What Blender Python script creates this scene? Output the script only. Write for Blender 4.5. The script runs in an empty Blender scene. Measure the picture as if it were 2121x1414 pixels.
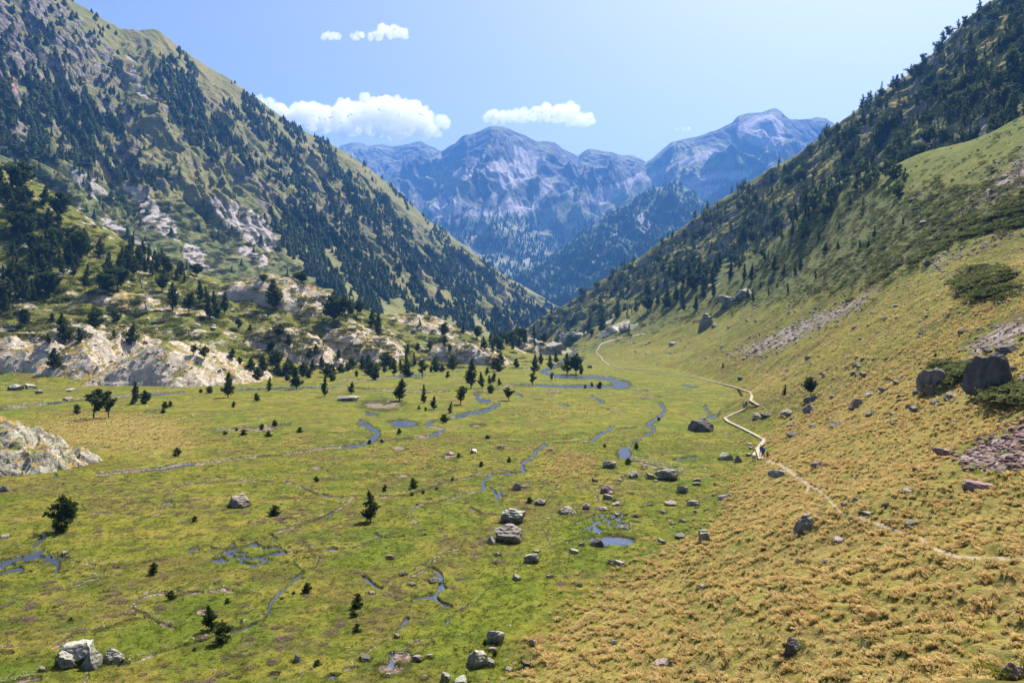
import bpy, bmesh, math, random
import numpy as np
from mathutils import Vector, Matrix

R = math.radians
SC = bpy.context.scene
COL = SC.collection

# ------------------------------------------------------------------ camera
F_PX, UC, VC = 1600.0, 1060.5, 707.0          # focal length in pixels of the 2121 px wide photograph
EYE = (0.0, 0.0, 17.5)                        # eye height above the valley meadow (z = 0)
PITCH = R(1.146)
cam_d = bpy.data.cameras.new('camera')
cam_d.sensor_width = 36.0
cam_d.lens = 36.0 * F_PX / 2121.0
cam_d.clip_start = 0.5
cam_d.clip_end = 60000.0
cam = bpy.data.objects.new('camera', cam_d)
COL.objects.link(cam)
cam.location = EYE
cam.rotation_euler = (R(90) - PITCH, 0, 0)
SC.camera = cam

# ------------------------------------------------------------------ sky, sun, exposure
SUN_AZ, SUN_EL = R(30), R(54)                 # azimuth to the right of the view direction, elevation
world = bpy.data.worlds.new('World')
SC.world = world
world.use_nodes = True
wn = world.node_tree
wn.nodes.clear()
sky = wn.nodes.new('ShaderNodeTexSky')
sky.sky_type = 'NISHITA'
sky.sun_disc = False
sky.sun_elevation = SUN_EL
sky.sun_rotation = SUN_AZ
sky.altitude = 1200
sky.air_density = 0.9
sky.dust_density = 7.0
sky.ozone_density = 1.2
bg = wn.nodes.new('ShaderNodeBackground')
bg.inputs['Strength'].default_value = 0.082
wo = wn.nodes.new('ShaderNodeOutputWorld')
wn.links.new(sky.outputs[0], bg.inputs[0])
wn.links.new(bg.outputs[0], wo.inputs[0])
sun_d = bpy.data.lights.new('sun', 'SUN')
sun_d.energy = 5.0
sun_d.angle = R(0.53)
sun_d.color = (1.0, 0.94, 0.84)
sun = bpy.data.objects.new('sun', sun_d)
COL.objects.link(sun)
sv = Vector((math.sin(SUN_AZ) * math.cos(SUN_EL), math.cos(SUN_AZ) * math.cos(SUN_EL), math.sin(SUN_EL)))
sun.rotation_euler = sv.to_track_quat('Z', 'Y').to_euler()
sun.location = (0, 0, 300)
SC.view_settings.view_transform = 'Standard'
SC.view_settings.look = 'None'
SC.view_settings.exposure = 1.0
SC.view_settings.gamma = 1.0
SC.cycles.max_bounces = 9
SC.cycles.diffuse_bounces = 2
SC.cycles.glossy_bounces = 2
SC.cycles.transmission_bounces = 2
SC.cycles.transparent_max_bounces = 6
SC.cycles.volume_bounces = 8

# ------------------------------------------------------------------ numeric helpers
CP, SP = math.cos(PITCH), math.sin(PITCH)


def proj(x, y, z):
    """world point -> pixel of the 2121x1414 photograph"""
    rz = z - EYE[2]
    f = y * CP - rz * SP
    f = np.where(np.abs(f) < 1e-3, 1e-3, f)
    up = y * SP + rz * CP
    return UC + F_PX * x / f, VC - F_PX * up / f


def P(u, v, d):
    """the world point seen at pixel (u, v) that stands d metres down the valley"""
    a, b = (u - UC) / F_PX, (VC - v) / F_PX
    dy, dz = CP + b * SP, -SP + b * CP
    k = d / dy
    return np.array((a * k, d, EYE[2] + dz * k))


def PZ(u, v, z=0.0):
    """the world point seen at pixel (u, v) at height z"""
    a, b = (u - UC) / F_PX, (VC - v) / F_PX
    dy, dz = CP + b * SP, -SP + b * CP
    k = (z - EYE[2]) / dz
    return np.array((a * k, dy * k, z))


def _hash(ix, iy, iz, seed):
    h = ix * np.int32(374761393) + iy * np.int32(668265263) + np.int32((seed * 1274126177 + 2013) & 0x7fffffff)
    h = (h ^ (h >> 13)) * np.int32(1274126177)
    h = (h ^ (h >> 16)) * np.int32(-2048144777)
    return (h ^ (h >> 15)) & np.int32(0x7fffffff)


_A = np.arange(256) * (2 * math.pi / 256)
_GC, _GS = np.cos(_A).astype(np.float32), np.sin(_A).astype(np.float32)


def noise2(x, y, seed=0):
    x, y = np.broadcast_arrays(x, y)
    xf, yf = np.floor(x), np.floor(y)
    fx, fy = (x - xf).astype(np.float32), (y - yf).astype(np.float32)
    x0, y0 = xf.astype(np.int32), yf.astype(np.int32)
    def g(a, b):
        h = (_hash(x0 + np.int32(a), y0 + np.int32(b), 0, seed) >> 7) & 255
        return _GC[h] * (fx - a) + _GS[h] * (fy - b)
    sx = fx * fx * fx * (fx * (fx * 6 - 15) + 10)
    sy = fy * fy * fy * (fy * (fy * 6 - 15) + 10)
    n0 = g(0, 0); n0 += sx * (g(1, 0) - n0)
    n1 = g(0, 1); n1 += sx * (g(1, 1) - n1)
    return (n0 + sy * (n1 - n0)) * np.float32(1.5)


def fbm(x, y, oct=4, seed=0, lac=2.03, gain=0.5):
    s, a = 0.0, 1.0
    for i in range(oct):
        s = s + a * noise2(x, y, seed + i * 17)
        x, y, a = x * lac + 3.1, y * lac + 7.7, a * gain
    return s


def ridged(x, y, oct=4, seed=0, lac=2.1, gain=0.5):
    s, a = 0.0, 1.0
    for i in range(oct):
        s = s + a * (1.0 - 2.2 * np.abs(noise2(x, y, seed + i * 13)))
        x, y, a = x * lac + 1.7, y * lac + 9.2, a * gain
    return s


def cell2(x, y, seed=0):
    """F1, F2-F1 and a random value of the nearest cell"""
    x, y = np.broadcast_arrays(x, y)
    x0, y0 = np.floor(x).astype(np.int32), np.floor(y).astype(np.int32)
    f1 = np.full(x.shape, 9.0); f2 = np.full(x.shape, 9.0); rv = np.zeros(x.shape)
    for a in (-1, 0, 1):
        for b in (-1, 0, 1):
            h = _hash(x0 + np.int32(a), y0 + np.int32(b), 0, seed)
            jx = (h & 0xfff) / 4095.0; jy = ((h >> 12) & 0xfff) / 4095.0
            d = np.hypot(x0 + a + jx - x, y0 + b + jy - y)
            r = ((h >> 18) & 0xff) / 255.0
            near = d < f1
            f2 = np.where(near, f1, np.minimum(f2, d))
            rv = np.where(near, r, rv)
            f1 = np.where(near, d, f1)
    return f1, f2 - f1, rv


def sstep(a, b, x):
    t = np.clip((x - a) / (b - a), 0, 1)
    return t * t * (3 - 2 * t)


def smax(a, b, k):
    h = np.clip(0.5 + 0.5 * (a - b) / k, 0, 1)
    return b + (a - b) * h + k * h * (1 - h)


class TPS:
    def __init__(self, pts, lam=0.0):
        p = np.array(pts, float)
        self.c, v = p[:, :2] / 100.0, p[:, 2]
        n = len(p)
        A = np.zeros((n + 3, n + 3))
        A[:n, :n] = self.k(self.c, self.c) + lam * np.eye(n)
        A[:n, n] = 1; A[:n, n + 1:] = self.c
        A[n:, :n] = A[:n, n:].T
        self.w = np.linalg.solve(A, np.concatenate([v, np.zeros(3)]))

    @staticmethod
    def k(a, b):
        r2 = (a[:, None, 0] - b[None, :, 0]) ** 2 + (a[:, None, 1] - b[None, :, 1]) ** 2
        return 0.5 * r2 * np.log(r2 + 1e-12)

    def __call__(self, x, y):
        sh = np.shape(x)
        q = np.stack([np.ravel(x), np.ravel(y)], 1) / 100.0
        out = np.empty(len(q))
        n = len(self.c)
        for i in range(0, len(q), 60000):
            c = q[i:i + 60000]
            out[i:i + 60000] = self.k(c, self.c) @ self.w[:n] + self.w[n] + c @ self.w[n + 1:]
        return out.reshape(sh)


def in_poly(u, v, poly):
    inside = np.zeros(u.shape, bool)
    n = len(poly)
    for i in range(n):
        x1, y1 = poly[i]; x2, y2 = poly[(i + 1) % n]
        if y1 == y2:
            continue
        c = ((y1 > v) != (y2 > v)) & (u < (x2 - x1) * (v - y1) / (y2 - y1) + x1)
        inside ^= c
    return inside


# ------------------------------------------------------------------ object helpers
def tag(o, label=None, cat=None, group=None, kind=None):
    if label: o['label'] = label
    if cat: o['category'] = cat
    if group: o['group'] = group
    if kind: o['kind'] = kind
    return o


def mesh_np(name, verts, faces, mats=(), smooth=False, mat_idx=None):
    """verts (n,3), faces (m,3|4) arrays -> mesh"""
    me = bpy.data.meshes.new(name)
    verts = np.asarray(verts, np.float32); faces = np.asarray(faces, np.int32)
    k = faces.shape[1]
    me.vertices.add(len(verts)); me.vertices.foreach_set('co', verts.ravel())
    me.loops.add(faces.size); me.loops.foreach_set('vertex_index', faces.ravel())
    me.polygons.add(len(faces))
    me.polygons.foreach_set('loop_start', np.arange(0, faces.size, k, dtype=np.int32))
    if smooth is True:
        me.polygons.foreach_set('use_smooth', np.ones(len(faces), bool))
    for m in mats:
        me.materials.append(m)
    if mat_idx is not None:
        me.polygons.foreach_set('material_index', np.asarray(mat_idx, np.int32))
    me.update(calc_edges=True)
    if smooth is False:
        me.shade_flat()
    return me


def link(name, me, parent=None, loc=(0, 0, 0), rotz=0.0, scale=(1, 1, 1)):
    o = bpy.data.objects.new(name, me)
    COL.objects.link(o)
    o.location = loc; o.rotation_euler = (0, 0, rotz); o.scale = scale
    if parent: o.parent = parent
    return o


def fattr(me, name, arr):
    a = me.attributes.new(name, 'FLOAT', 'POINT')
    a.data.foreach_set('value', np.asarray(arr, np.float32).ravel())


def grid_faces(nr, nc):
    i = np.arange(nr * nc).reshape(nr, nc)
    return np.stack([i[:-1, :-1], i[:-1, 1:], i[1:, 1:], i[1:, :-1]], -1).reshape(-1, 4)


# ------------------------------------------------------------------ materials
class NT:
    """small helper to write node trees"""
    def __init__(self, name):
        self.m = bpy.data.materials.new(name)
        self.m.use_nodes = True
        self.t = self.m.node_tree
        self.t.nodes.clear()
        self.out = self.t.nodes.new('ShaderNodeOutputMaterial')
        self.geo = None

    def n(self, typ, **kw):
        nd = self.t.nodes.new(typ)
        for k, v in kw.items():
            setattr(nd, k, v)
        return nd

    def set(self, sock, v):
        if isinstance(v, bpy.types.NodeSocket):
            self.t.links.new(v, sock)
        elif isinstance(v, tuple) and len(v) == 3 and len(sock.default_value) == 4:
            sock.default_value = (*v, 1)
        else:
            sock.default_value = v

    def math(self, op, a, b=0.0, c=None, clamp=False):
        nd = self.n('ShaderNodeMath', operation=op, use_clamp=clamp)
        self.set(nd.inputs[0], a); self.set(nd.inputs[1], b)
        if c is not None: self.set(nd.inputs[2], c)
        return nd.outputs[0]

    def ramp(self, x, lo, hi, a=0.0, b=1.0):
        nd = self.n('ShaderNodeMapRange', interpolation_type='SMOOTHSTEP')
        self.set(nd.inputs['Value'], x)
        self.set(nd.inputs['From Min'], lo); self.set(nd.inputs['From Max'], hi)
        self.set(nd.inputs['To Min'], a); self.set(nd.inputs['To Max'], b)
        return nd.outputs[0]

    def mix(self, f, a, b):
        nd = self.n('ShaderNodeMix', data_type='RGBA')
        self.set(nd.inputs[0], f); self.set(nd.inputs[6], a); self.set(nd.inputs[7], b)
        return nd.outputs[2]

    def attr(self, name):
        return self.n('ShaderNodeAttribute', attribute_name=name).outputs['Fac']

    def pos(self, space='Position'):
        return self.n('ShaderNodeNewGeometry').outputs[space]

    def mapping(self, vec, scale=(1, 1, 1), rot=(0, 0, 0)):
        nd = self.n('ShaderNodeMapping')
        self.set(nd.inputs[0], vec)
        nd.inputs['Rotation'].default_value = rot
        nd.inputs['Scale'].default_value = scale
        return nd.outputs[0]

    def noise(self, scale, detail=3, rough=0.55, vec=None, dist=0.0):
        nd = self.n('ShaderNodeTexNoise')
        self.set(nd.inputs['Vector'], vec if vec is not None else self.P)
        nd.inputs['Scale'].default_value = scale
        nd.inputs['Detail'].default_value = detail
        nd.inputs['Roughness'].default_value = rough
        nd.inputs['Distortion'].default_value = dist
        return nd.outputs['Fac']

    def vor(self, scale, feature='F1', vec=None, out='Distance', rnd=1.0):
        nd = self.n('ShaderNodeTexVoronoi', feature=feature)
        self.set(nd.inputs['Vector'], vec if vec is not None else self.P)
        nd.inputs['Scale'].default_value = scale
        nd.inputs['Randomness'].default_value = rnd
        return nd.outputs[out]

    def bump(self, h, dist=0.1, strength=1.0, normal=None):
        nd = self.n('ShaderNodeBump')
        self.set(nd.inputs['Height'], h)
        nd.inputs['Distance'].default_value = dist
        nd.inputs['Strength'].default_value = strength
        if normal is not None: self.set(nd.inputs['Normal'], normal)
        return nd.outputs[0]

    def bsdf(self, col, rough=0.9, normal=None, spec=0.2, **kw):
        b = self.n('ShaderNodeBsdfPrincipled')
        self.set(b.inputs['Base Color'], col)
        self.set(b.inputs['Roughness'], rough)
        self.set(b.inputs['Specular IOR Level'], spec)
        if normal is not None: self.set(b.inputs['Normal'], normal)
        for k, v in kw.items():
            self.set(b.inputs[k.replace('_', ' ')], v)
        self.t.links.new(b.outputs[0], self.out.inputs['Surface'])
        return b


def simple_mat(name, col, rough=0.9, spec=0.2, var=0.25, scale=3.0, col2=None):
    t = NT(name); t.P = t.pos()
    n = t.noise(scale, 4)
    c2 = col2 or tuple(c * (1 - var) for c in col)
    c = t.mix(t.ramp(n, 0.35, 0.65), col, c2)
    t.bsdf(c, rough, spec=spec)
    return t.m


def meadow_material():
    t = NT('meadow_ground'); t.P = t.pos()
    n1 = t.noise(0.035, 4); n2 = t.noise(0.22, 4); n3 = t.noise(1.3, 5, 0.65); n4 = t.noise(7.0, 4, 0.7); n5 = t.noise(0.6, 4, 0.6)
    # living grass: olive, bright and brownish patches
    c = t.mix(t.ramp(n1, 0.35, 0.65), (0.090, 0.128, 0.010), (0.180, 0.178, 0.018))
    c = t.mix(t.ramp(n2, 0.40, 0.68), c, (0.250, 0.205, 0.034))
    c = t.mix(t.math('MULTIPLY', t.ramp(n5, 0.48, 0.64), 0.85), c, (0.065, 0.076, 0.012))
    c = t.mix(t.math('MULTIPLY', t.ramp(t.noise(0.11, 6, 0.7, dist=0.6), 0.50, 0.60), 0.75), c, (0.120, 0.092, 0.028))
    c = t.mix(t.math('MULTIPLY', t.ramp(t.noise(0.16, 6, 0.7, dist=1.0), 0.60, 0.66), 0.8), c, (0.050, 0.070, 0.010))
    c = t.mix(t.math('MULTIPLY', t.ramp(n3, 0.56, 0.70), 0.45), c, (0.055, 0.075, 0.010))
    c = t.mix(t.math('MULTIPLY', t.ramp(n3, 0.46, 0.34), 0.40), c, (0.235, 0.225, 0.040))
    lush = t.attr('lush')
    c = t.mix(t.math('MULTIPLY', lush, 0.62), c, t.mix(t.ramp(n3, 0.4, 0.62), (0.150, 0.205, 0.012), (0.075, 0.130, 0.008)))
    # dry golden matgrass
    dry = t.attr('dry')
    dn = t.math('ADD', dry, t.math('MULTIPLY', t.math('SUBTRACT', t.noise(1.1, 5, 0.72, dist=0.4), 0.5), 2.6))
    dcol = t.mix(t.ramp(n4, 0.35, 0.65), (0.43, 0.32, 0.115), (0.24, 0.185, 0.045))
    c = t.mix(t.math('MULTIPLY', t.ramp(dn, 0.50, 1.05), 0.62), c, dcol)
    # heather and low brown heath
    h = t.attr('heather')
    hn = t.math('ADD', h, t.math('MULTIPLY', t.math('SUBTRACT', t.noise(0.9, 4, 0.7), 0.5), 2.4))
    hcol = t.mix(t.ramp(n4, 0.4, 0.66), (0.090, 0.075, 0.030), (0.17, 0.12, 0.085))
    c = t.mix(t.math('MULTIPLY', t.ramp(hn, 0.50, 0.95), 0.72), c, hcol)
    # juniper mats
    sh = t.attr('shrub')
    sn = t.math('ADD', sh, t.math('MULTIPLY', t.math('SUBTRACT', t.noise(0.22, 5, 0.65), 0.5), 2.0))
    shf = t.ramp(sn, 0.55, 0.75)
    c = t.mix(t.math('MULTIPLY', shf, 0.9), c, t.mix(t.ramp(n3, 0.4, 0.6), (0.075, 0.090, 0.022), (0.125, 0.135, 0.038)))
    # bare pale granite where marked or steep
    nz = t.n('ShaderNodeSeparateXYZ'); t.set(nz.inputs[0], t.pos('True Normal'))
    rk = t.attr('rock')
    rn = t.math('ADD', rk, t.math('MULTIPLY', t.math('SUBTRACT', t.noise(0.10, 6, 0.7), 0.5), 2.2))
    rf = t.ramp(rn, 0.62, 0.74)
    rcol = t.mix(t.ramp(t.noise(0.8, 5, 0.7), 0.35, 0.7), (0.54, 0.45, 0.355), (0.30, 0.265, 0.21))
    c = t.mix(rf, c, rcol)
    # scree
    sc = t.attr('scree')
    st = t.n('ShaderNodeTexVoronoi', feature='F1'); st.inputs['Scale'].default_value = 1.1
    t.set(st.inputs['Vector'], t.P)
    scol = t.mix(t.ramp(st.outputs['Color'], 0.1, 0.9), (0.20, 0.14, 0.125), (0.40, 0.33, 0.30))
    sf = t.ramp(t.math('ADD', sc, t.math('MULTIPLY', t.math('SUBTRACT', t.noise(0.35, 5, 0.7), 0.5), 1.6)), 0.55, 0.72)
    c = t.mix(sf, c, scol)
    # stream beds and peat
    di = t.attr('dirt')
    dcol = t.mix(t.ramp(t.noise(2.2, 4, 0.8), 0.4, 0.62), (0.10, 0.062, 0.045), (0.36, 0.28, 0.225))
    c = t.mix(t.ramp(di, 0.35, 0.65), c, dcol)
    tr = t.attr('trail')
    c = t.mix(t.ramp(t.math('ADD', tr, t.math('MULTIPLY', t.math('SUBTRACT', n4, 0.5), 0.7)), 0.4, 0.6), c, (0.44, 0.33, 0.22))
    # texture of the sward
    fine = t.noise(14.0, 3, 0.8)
    c = t.mix(t.math('MULTIPLY', t.ramp(fine, 0.52, 0.72), 0.35), c, (0.03, 0.035, 0.008))
    n6 = t.noise(3.2, 5, 0.75)
    c = t.mix(t.math('MULTIPLY', t.ramp(n6, 0.55, 0.66), 0.42), c, (0.045, 0.050, 0.010))
    c = t.mix(t.math('MULTIPLY', t.ramp(n6, 0.43, 0.34), 0.32), c, (0.34, 0.30, 0.10))
    pe = t.attr('peat_shade')
    c = t.mix(t.math('MULTIPLY', pe, 0.8), c, (0.030, 0.024, 0.010))  # dark peat along the banks, with bank and grass shade painted in
    hgt = t.math('ADD', t.math('MULTIPLY', n3, 0.5), t.math('ADD', t.math('MULTIPLY', n4, 0.22), t.math('MULTIPLY', st.outputs['Distance'], t.math('MULTIPLY', sf, -0.6))))
    nb = t.bump(hgt, 0.7, 0.9)
    t.bsdf(c, 0.95, nb, 0.1)
    return t.m


def granite_material(name, pale, dark, lichen=(0.33, 0.36, 0.24), grass=0.5, sc=1.0):
    t = NT(name)
    tc = t.n('ShaderNodeTexCoord')
    t.P = t.pos()
    n1 = t.noise(0.25 * sc, 5, 0.65); n2 = t.noise(1.6 * sc, 6, 0.7); n3 = t.noise(8 * sc, 4, 0.7)
    c = t.mix(t.ramp(n1, 0.35, 0.65), pale, tuple(0.6 * a + 0.4 * b for a, b in zip(pale, dark)))
    c = t.mix(t.math('MULTIPLY', t.ramp(n2, 0.52, 0.68), 0.5), c, dark)
    c = t.mix(t.math('MULTIPLY', t.ramp(n3, 0.56, 0.66), 0.5), c, lichen)
    nz = t.n('ShaderNodeSeparateXYZ'); t.set(nz.inputs[0], t.pos('Normal'))
    # cracks
    nv = t.n('ShaderNodeTexNoise'); nv.inputs['Scale'].default_value = 0.35 * sc; nv.inputs['Detail'].default_value = 4
    t.set(nv.inputs['Vector'], t.P)
    vm = t.n('ShaderNodeVectorMath', operation='MULTIPLY_ADD'); t.set(vm.inputs[0], nv.outputs['Color']); vm.inputs[1].default_value = (4 / sc, 4 / sc, 2.5 / sc); t.set(vm.inputs[2], t.P)
    w = t.mapping(vm.outputs[0], (0.7, 1.0, 2.4), (0.35, 0.15, 0.5))
    cr = t.vor(0.42 * sc, 'DISTANCE_TO_EDGE', w)
    crf = t.ramp(t.math('ADD', cr, t.math('MULTIPLY', t.math('SUBTRACT', n2, 0.5), 0.12)), 0.0, 0.05)
    c = t.mix(t.math('MULTIPLY', t.math('SUBTRACT', 1.0, crf), 0.42), c, (0.11, 0.10, 0.07))
    if grass > 0:
        g = t.ramp(t.math('ADD', t.math('MULTIPLY', nz.outputs[2], 0.55), t.math('MULTIPLY', t.noise(0.16 * sc, 6, 0.72), 1.0)), 1.02 - 0.12 * grass, 1.10 - 0.12 * grass)
        gcol = t.mix(t.ramp(t.noise(0.5, 3), 0.42, 0.58), (0.34, 0.21, 0.06), (0.13, 0.15, 0.03))
        c = t.mix(g, c, gcol)
    h = t.math('ADD', t.math('MULTIPLY', n2, 0.8), t.math('ADD', t.math('MULTIPLY', crf, 0.5), t.math('MULTIPLY', n3, 0.15)))
    t.bsdf(c, 0.9, t.bump(h, 0.32 / sc, 1.0), 0.2)
    return t.m


def mountain_material(name, rock_a, rock_b, grass_a, grass_b, scree_c, shrub_c, sc=1.0, rock_bias=0.0):
    """rock on the steep and marked parts, grass, scree and low shrub by the masks of the mesh"""
    t = NT(name); t.P = t.pos()
    n1 = t.noise(0.006 * sc, 5, 0.6); n2 = t.noise(0.03 * sc, 5, 0.68); n3 = t.noise(0.14 * sc, 4, 0.7)
    nz = t.n('ShaderNodeSeparateXYZ'); t.set(nz.inputs[0], t.pos('Normal'))
    c = t.mix(t.ramp(n2, 0.38, 0.62), grass_a, grass_b)
    shf = t.ramp(t.math('ADD', t.attr('shrub'), t.math('MULTIPLY', t.math('SUBTRACT', t.noise(0.07 * sc, 5, 0.7), 0.5), 2.2)), 0.55, 0.70)
    c = t.mix(shf, c, shrub_c)
    sf = t.ramp(t.math('ADD', t.attr('scree'), t.math('MULTIPLY', t.math('SUBTRACT', t.noise(0.05 * sc, 6, 0.72), 0.5), 1.8)), 0.55, 0.75)
    c = t.mix(sf, c, t.mix(t.ramp(n3, 0.4, 0.6), scree_c, tuple(0.72 * q for q in scree_c)))
    k = t.math('ADD', t.attr('rock'), t.math('MULTIPLY', t.math('SUBTRACT', 0.62 + rock_bias, nz.outputs[2]), 1.6))
    k = t.math('ADD', k, t.math('MULTIPLY', t.math('SUBTRACT', n2, 0.5), 1.5))
    rf = t.ramp(k, 0.42, 0.60)
    rc = t.mix(t.ramp(n3, 0.40, 0.64), rock_a, rock_b)
    c = t.mix(rf, c, rc)
    c = t.mix(t.attr('red'), c, (0.36, 0.17, 0.12))
    w = t.mapping(t.P, (1, 1, 0.6), (0.2, 0.35, 0.7))
    cr = t.vor(0.035 * sc, 'DISTANCE_TO_EDGE', w)
    h = t.math('ADD', t.math('MULTIPLY', n2, 1.0), t.math('ADD', t.math('MULTIPLY', n3, 0.35), t.math('MULTIPLY', t.math('MULTIPLY', t.ramp(cr, 0, 0.2), rf), 0.5)))
    t.bsdf(c, 0.95, t.bump(h, 4.5 / sc, 0.9), 0.1)
    return t.m


def water_material():
    t = NT('water'); t.P = t.pos()
    n = t.noise(0.6, 3)
    c = t.mix(t.ramp(n, 0.4, 0.6), (0.030, 0.050, 0.095), (0.050, 0.050, 0.070))
    nb = t.bump(t.noise(2.2, 3, 0.6), 0.07, 1.0)
    t.bsdf(c, 0.17, nb, 1.0, IOR=2.1)
    return t.m


def translucent(t, col, amount, rough=0.85):
    """thin leaf: part of the light passes through"""
    b = t.bsdf(col, rough, spec=0.12)
    tr = t.n('ShaderNodeBsdfTranslucent'); t.set(tr.inputs[0], col)
    m = t.n('ShaderNodeMixShader'); m.inputs[0].default_value = amount
    t.t.links.new(b.outputs[0], m.inputs[1]); t.t.links.new(tr.outputs[0], m.inputs[2])
    t.t.links.new(m.outputs[0], t.out.inputs['Surface'])


def leaf_material(name, a, b, trans=0.4, sc=1.5):
    t = NT(name); t.P = t.pos()
    oi = t.n('ShaderNodeObjectInfo')
    n = t.noise(sc, 3, 0.6)
    c = t.mix(t.ramp(n, 0.35, 0.68), a, b)
    c = t.mix(t.math('MULTIPLY', oi.outputs['Random'], 0.35), c, tuple(0.55 * q for q in a))
    translucent(t, c, trans)
    return t.m


M = {}
M['meadow'] = meadow_material()
M['water'] = water_material()
M['granite'] = granite_material('pale_granite', (0.56, 0.47, 0.37), (0.30, 0.265, 0.21), grass=0.8)
M['granite_bare'] = granite_material('lichen_granite', (0.43, 0.39, 0.30), (0.20, 0.185, 0.145), grass=1.0, sc=1.6)
M['left_mtn'] = mountain_material('mountain_slope', (0.095, 0.083, 0.080), (0.25, 0.225, 0.20), (0.145, 0.152, 0.048), (0.225, 0.195, 0.080), (0.42, 0.37, 0.335), (0.105, 0.120, 0.042))
M['right_mtn'] = mountain_material('shaded_mountain_slope', (0.17, 0.15, 0.15), (0.30, 0.27, 0.24), (0.17, 0.17, 0.035), (0.28, 0.23, 0.06), (0.36, 0.31, 0.28), (0.070, 0.090, 0.028), sc=1.6)
M['far_mtn'] = mountain_material('far_range', (0.075, 0.075, 0.080), (0.15, 0.145, 0.15), (0.15, 0.17, 0.09), (0.25, 0.24, 0.18), (0.43, 0.39, 0.39), (0.06, 0.09, 0.04), sc=0.30, rock_bias=0.12)
M['needles'] = leaf_material('pine_needles', (0.042, 0.070, 0.019), (0.105, 0.135, 0.032))
M['needles_light'] = leaf_material('pine_needles_light', (0.050, 0.085, 0.018), (0.105, 0.135, 0.030))
M['needles_far'] = leaf_material('far_pine_needles', (0.048, 0.080, 0.026), (0.115, 0.145, 0.044), sc=0.08)
M['bark'] = simple_mat('pine_bark', (0.16, 0.115, 0.085), 0.95, var=0.45, scale=6)
M['dead_wood'] = simple_mat('weathered_wood', (0.33, 0.28, 0.25), 0.9, var=0.4, scale=6)
M['juniper'] = leaf_material('juniper', (0.115, 0.140, 0.034), (0.200, 0.210, 0.060), sc=0.4)

# ------------------------------------------------------------------ terrain heights
def W(pts):
    return [tuple(P(*p)) for p in pts]


right_pts = W([
    (2121, 1414, 24), (1800, 1414, 27), (1500, 1414, 31), (1250, 1414, 35),
    (2121, 1200, 31), (1800, 1200, 36), (1500, 1200, 46), (1320, 1200, 53),
    (2121, 1000, 44), (1850, 1000, 52), (1650, 1000, 68), (2121, 850, 60), (1850, 850, 85), (1650, 850, 125),
    (2121, 700, 85), (1850, 700, 130), (1600, 740, 230), (2121, 550, 125), (1850, 600, 180), (1600, 650, 300), (1400, 690, 420),
    (2121, 400, 190), (1850, 450, 290), (1650, 550, 390), (1400, 640, 520), (1250, 690, 620),
    (2121, 240, 300), (1900, 320, 370), (1750, 370, 430), (1600, 500, 470), (1450, 560, 560), (1300, 640, 650),
    (2500, 700, 60), (2500, 400, 150), (2500, 100, 240)]) + [
    (240, 361, 101), (230, 440, 99), (210, 500, 95), (185, 540, 68), (150, 620, 52), (105, 730, 22),
    (320, 420, 125), (330, 250, 150), (400, 500, 140), (220, 640, 70),
    # foot of the slope
    (0.5, 38, 0), (8.3, 58, 0), (16, 67, 0), (36, 110, 0), (58, 193, 0), (66, 295, 0), (51, 430, 0), (50, 622, 0),
    (-14, 30, 0), (-30, 18, 0), (0, 2, 15.9), (0, 10, 11.2), (0, 25, 3.4), (10, 4, 16.5), (12, 14, 10.5), (-10, 4, 13.5), (-10, 15, 6),
    (-22, 6, 7), (20, 12, 12), (30, 10, 18), (0, -8, 18), (0, -25, 22), (40, -10, 26),
    # out in the meadow the slope lies below ground
    (-60, 60, -7), (-100, 200, -14), (0, 100, -5), (15, 150, -5), (0, 300, -9), (-20, 500, -7), (-200, 300, -20), (-60, 10, -3), (-250, 60, -12), (-250, 600, -25)]
left_pts = W([
    (0, 802, 224), (-200, 830, 190), (480, 787, 255), (700, 767, 310), (1000, 754, 365), (1120, 742, 440), (1180, 722, 600),
    (0, 715, 275), (200, 700, 290), (420, 690, 300), (600, 690, 350), (720, 672, 370), (850, 690, 420), (960, 700, 440), (1050, 715, 480),
    (500, 600, 390), (630, 600, 405), (760, 650, 430), (880, 662, 460), (980, 690, 500),
    (0, 605, 335), (200, 610, 345), (-250, 560, 330), (0, 480, 385), (0, 345, 480), (150, 430, 450), (80, 385, 465), (300, 525, 430), (400, 570, 420),
    (-250, 200, 460), (-500, 300, 330)]) + [
    tuple(P(0, 480, 620)), tuple(P(300, 640, 560)), tuple(P(500, 650, 500)), tuple(P(700, 690, 520)), tuple(P(900, 700, 580)), tuple(P(1060, 715, 640)),
    (-300, 150, 8), (-260, 60, 4), (-420, 200, 60),
    (-100, 100, -8), (-100, 190, -3), (0, 200, -12), (50, 300, -12), (100, 600, -16), (150, 400, -30), (-160, 120, -4), (-60, 60, -14), (0, 40, -20), (-40, 10, -16), (-40, 245, -3), (0, 320, -3)]
TR, TL = TPS(right_pts, 1e-4), TPS(left_pts, 1e-4)


def coarse(f, x, y, k=6):
    """evaluate the smooth function f on every k-th row and column and interpolate between"""
    nr, nc = x.shape
    ri = np.unique(np.append(np.arange(0, nr, k), nr - 1)); ci = np.unique(np.append(np.arange(0, nc, k), nc - 1))
    z = f(x[np.ix_(ri, ci)], y[np.ix_(ri, ci)])
    z = np.stack([np.interp(np.arange(nc), ci, row) for row in z])
    i = np.clip(np.searchsorted(ri, np.arange(nr), 'right') - 1, 0, len(ri) - 2)
    t = ((np.arange(nr) - ri[i]) / (ri[i + 1] - ri[i]))[:, None]
    return z[i] * (1 - t) + z[i + 1] * t


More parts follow.
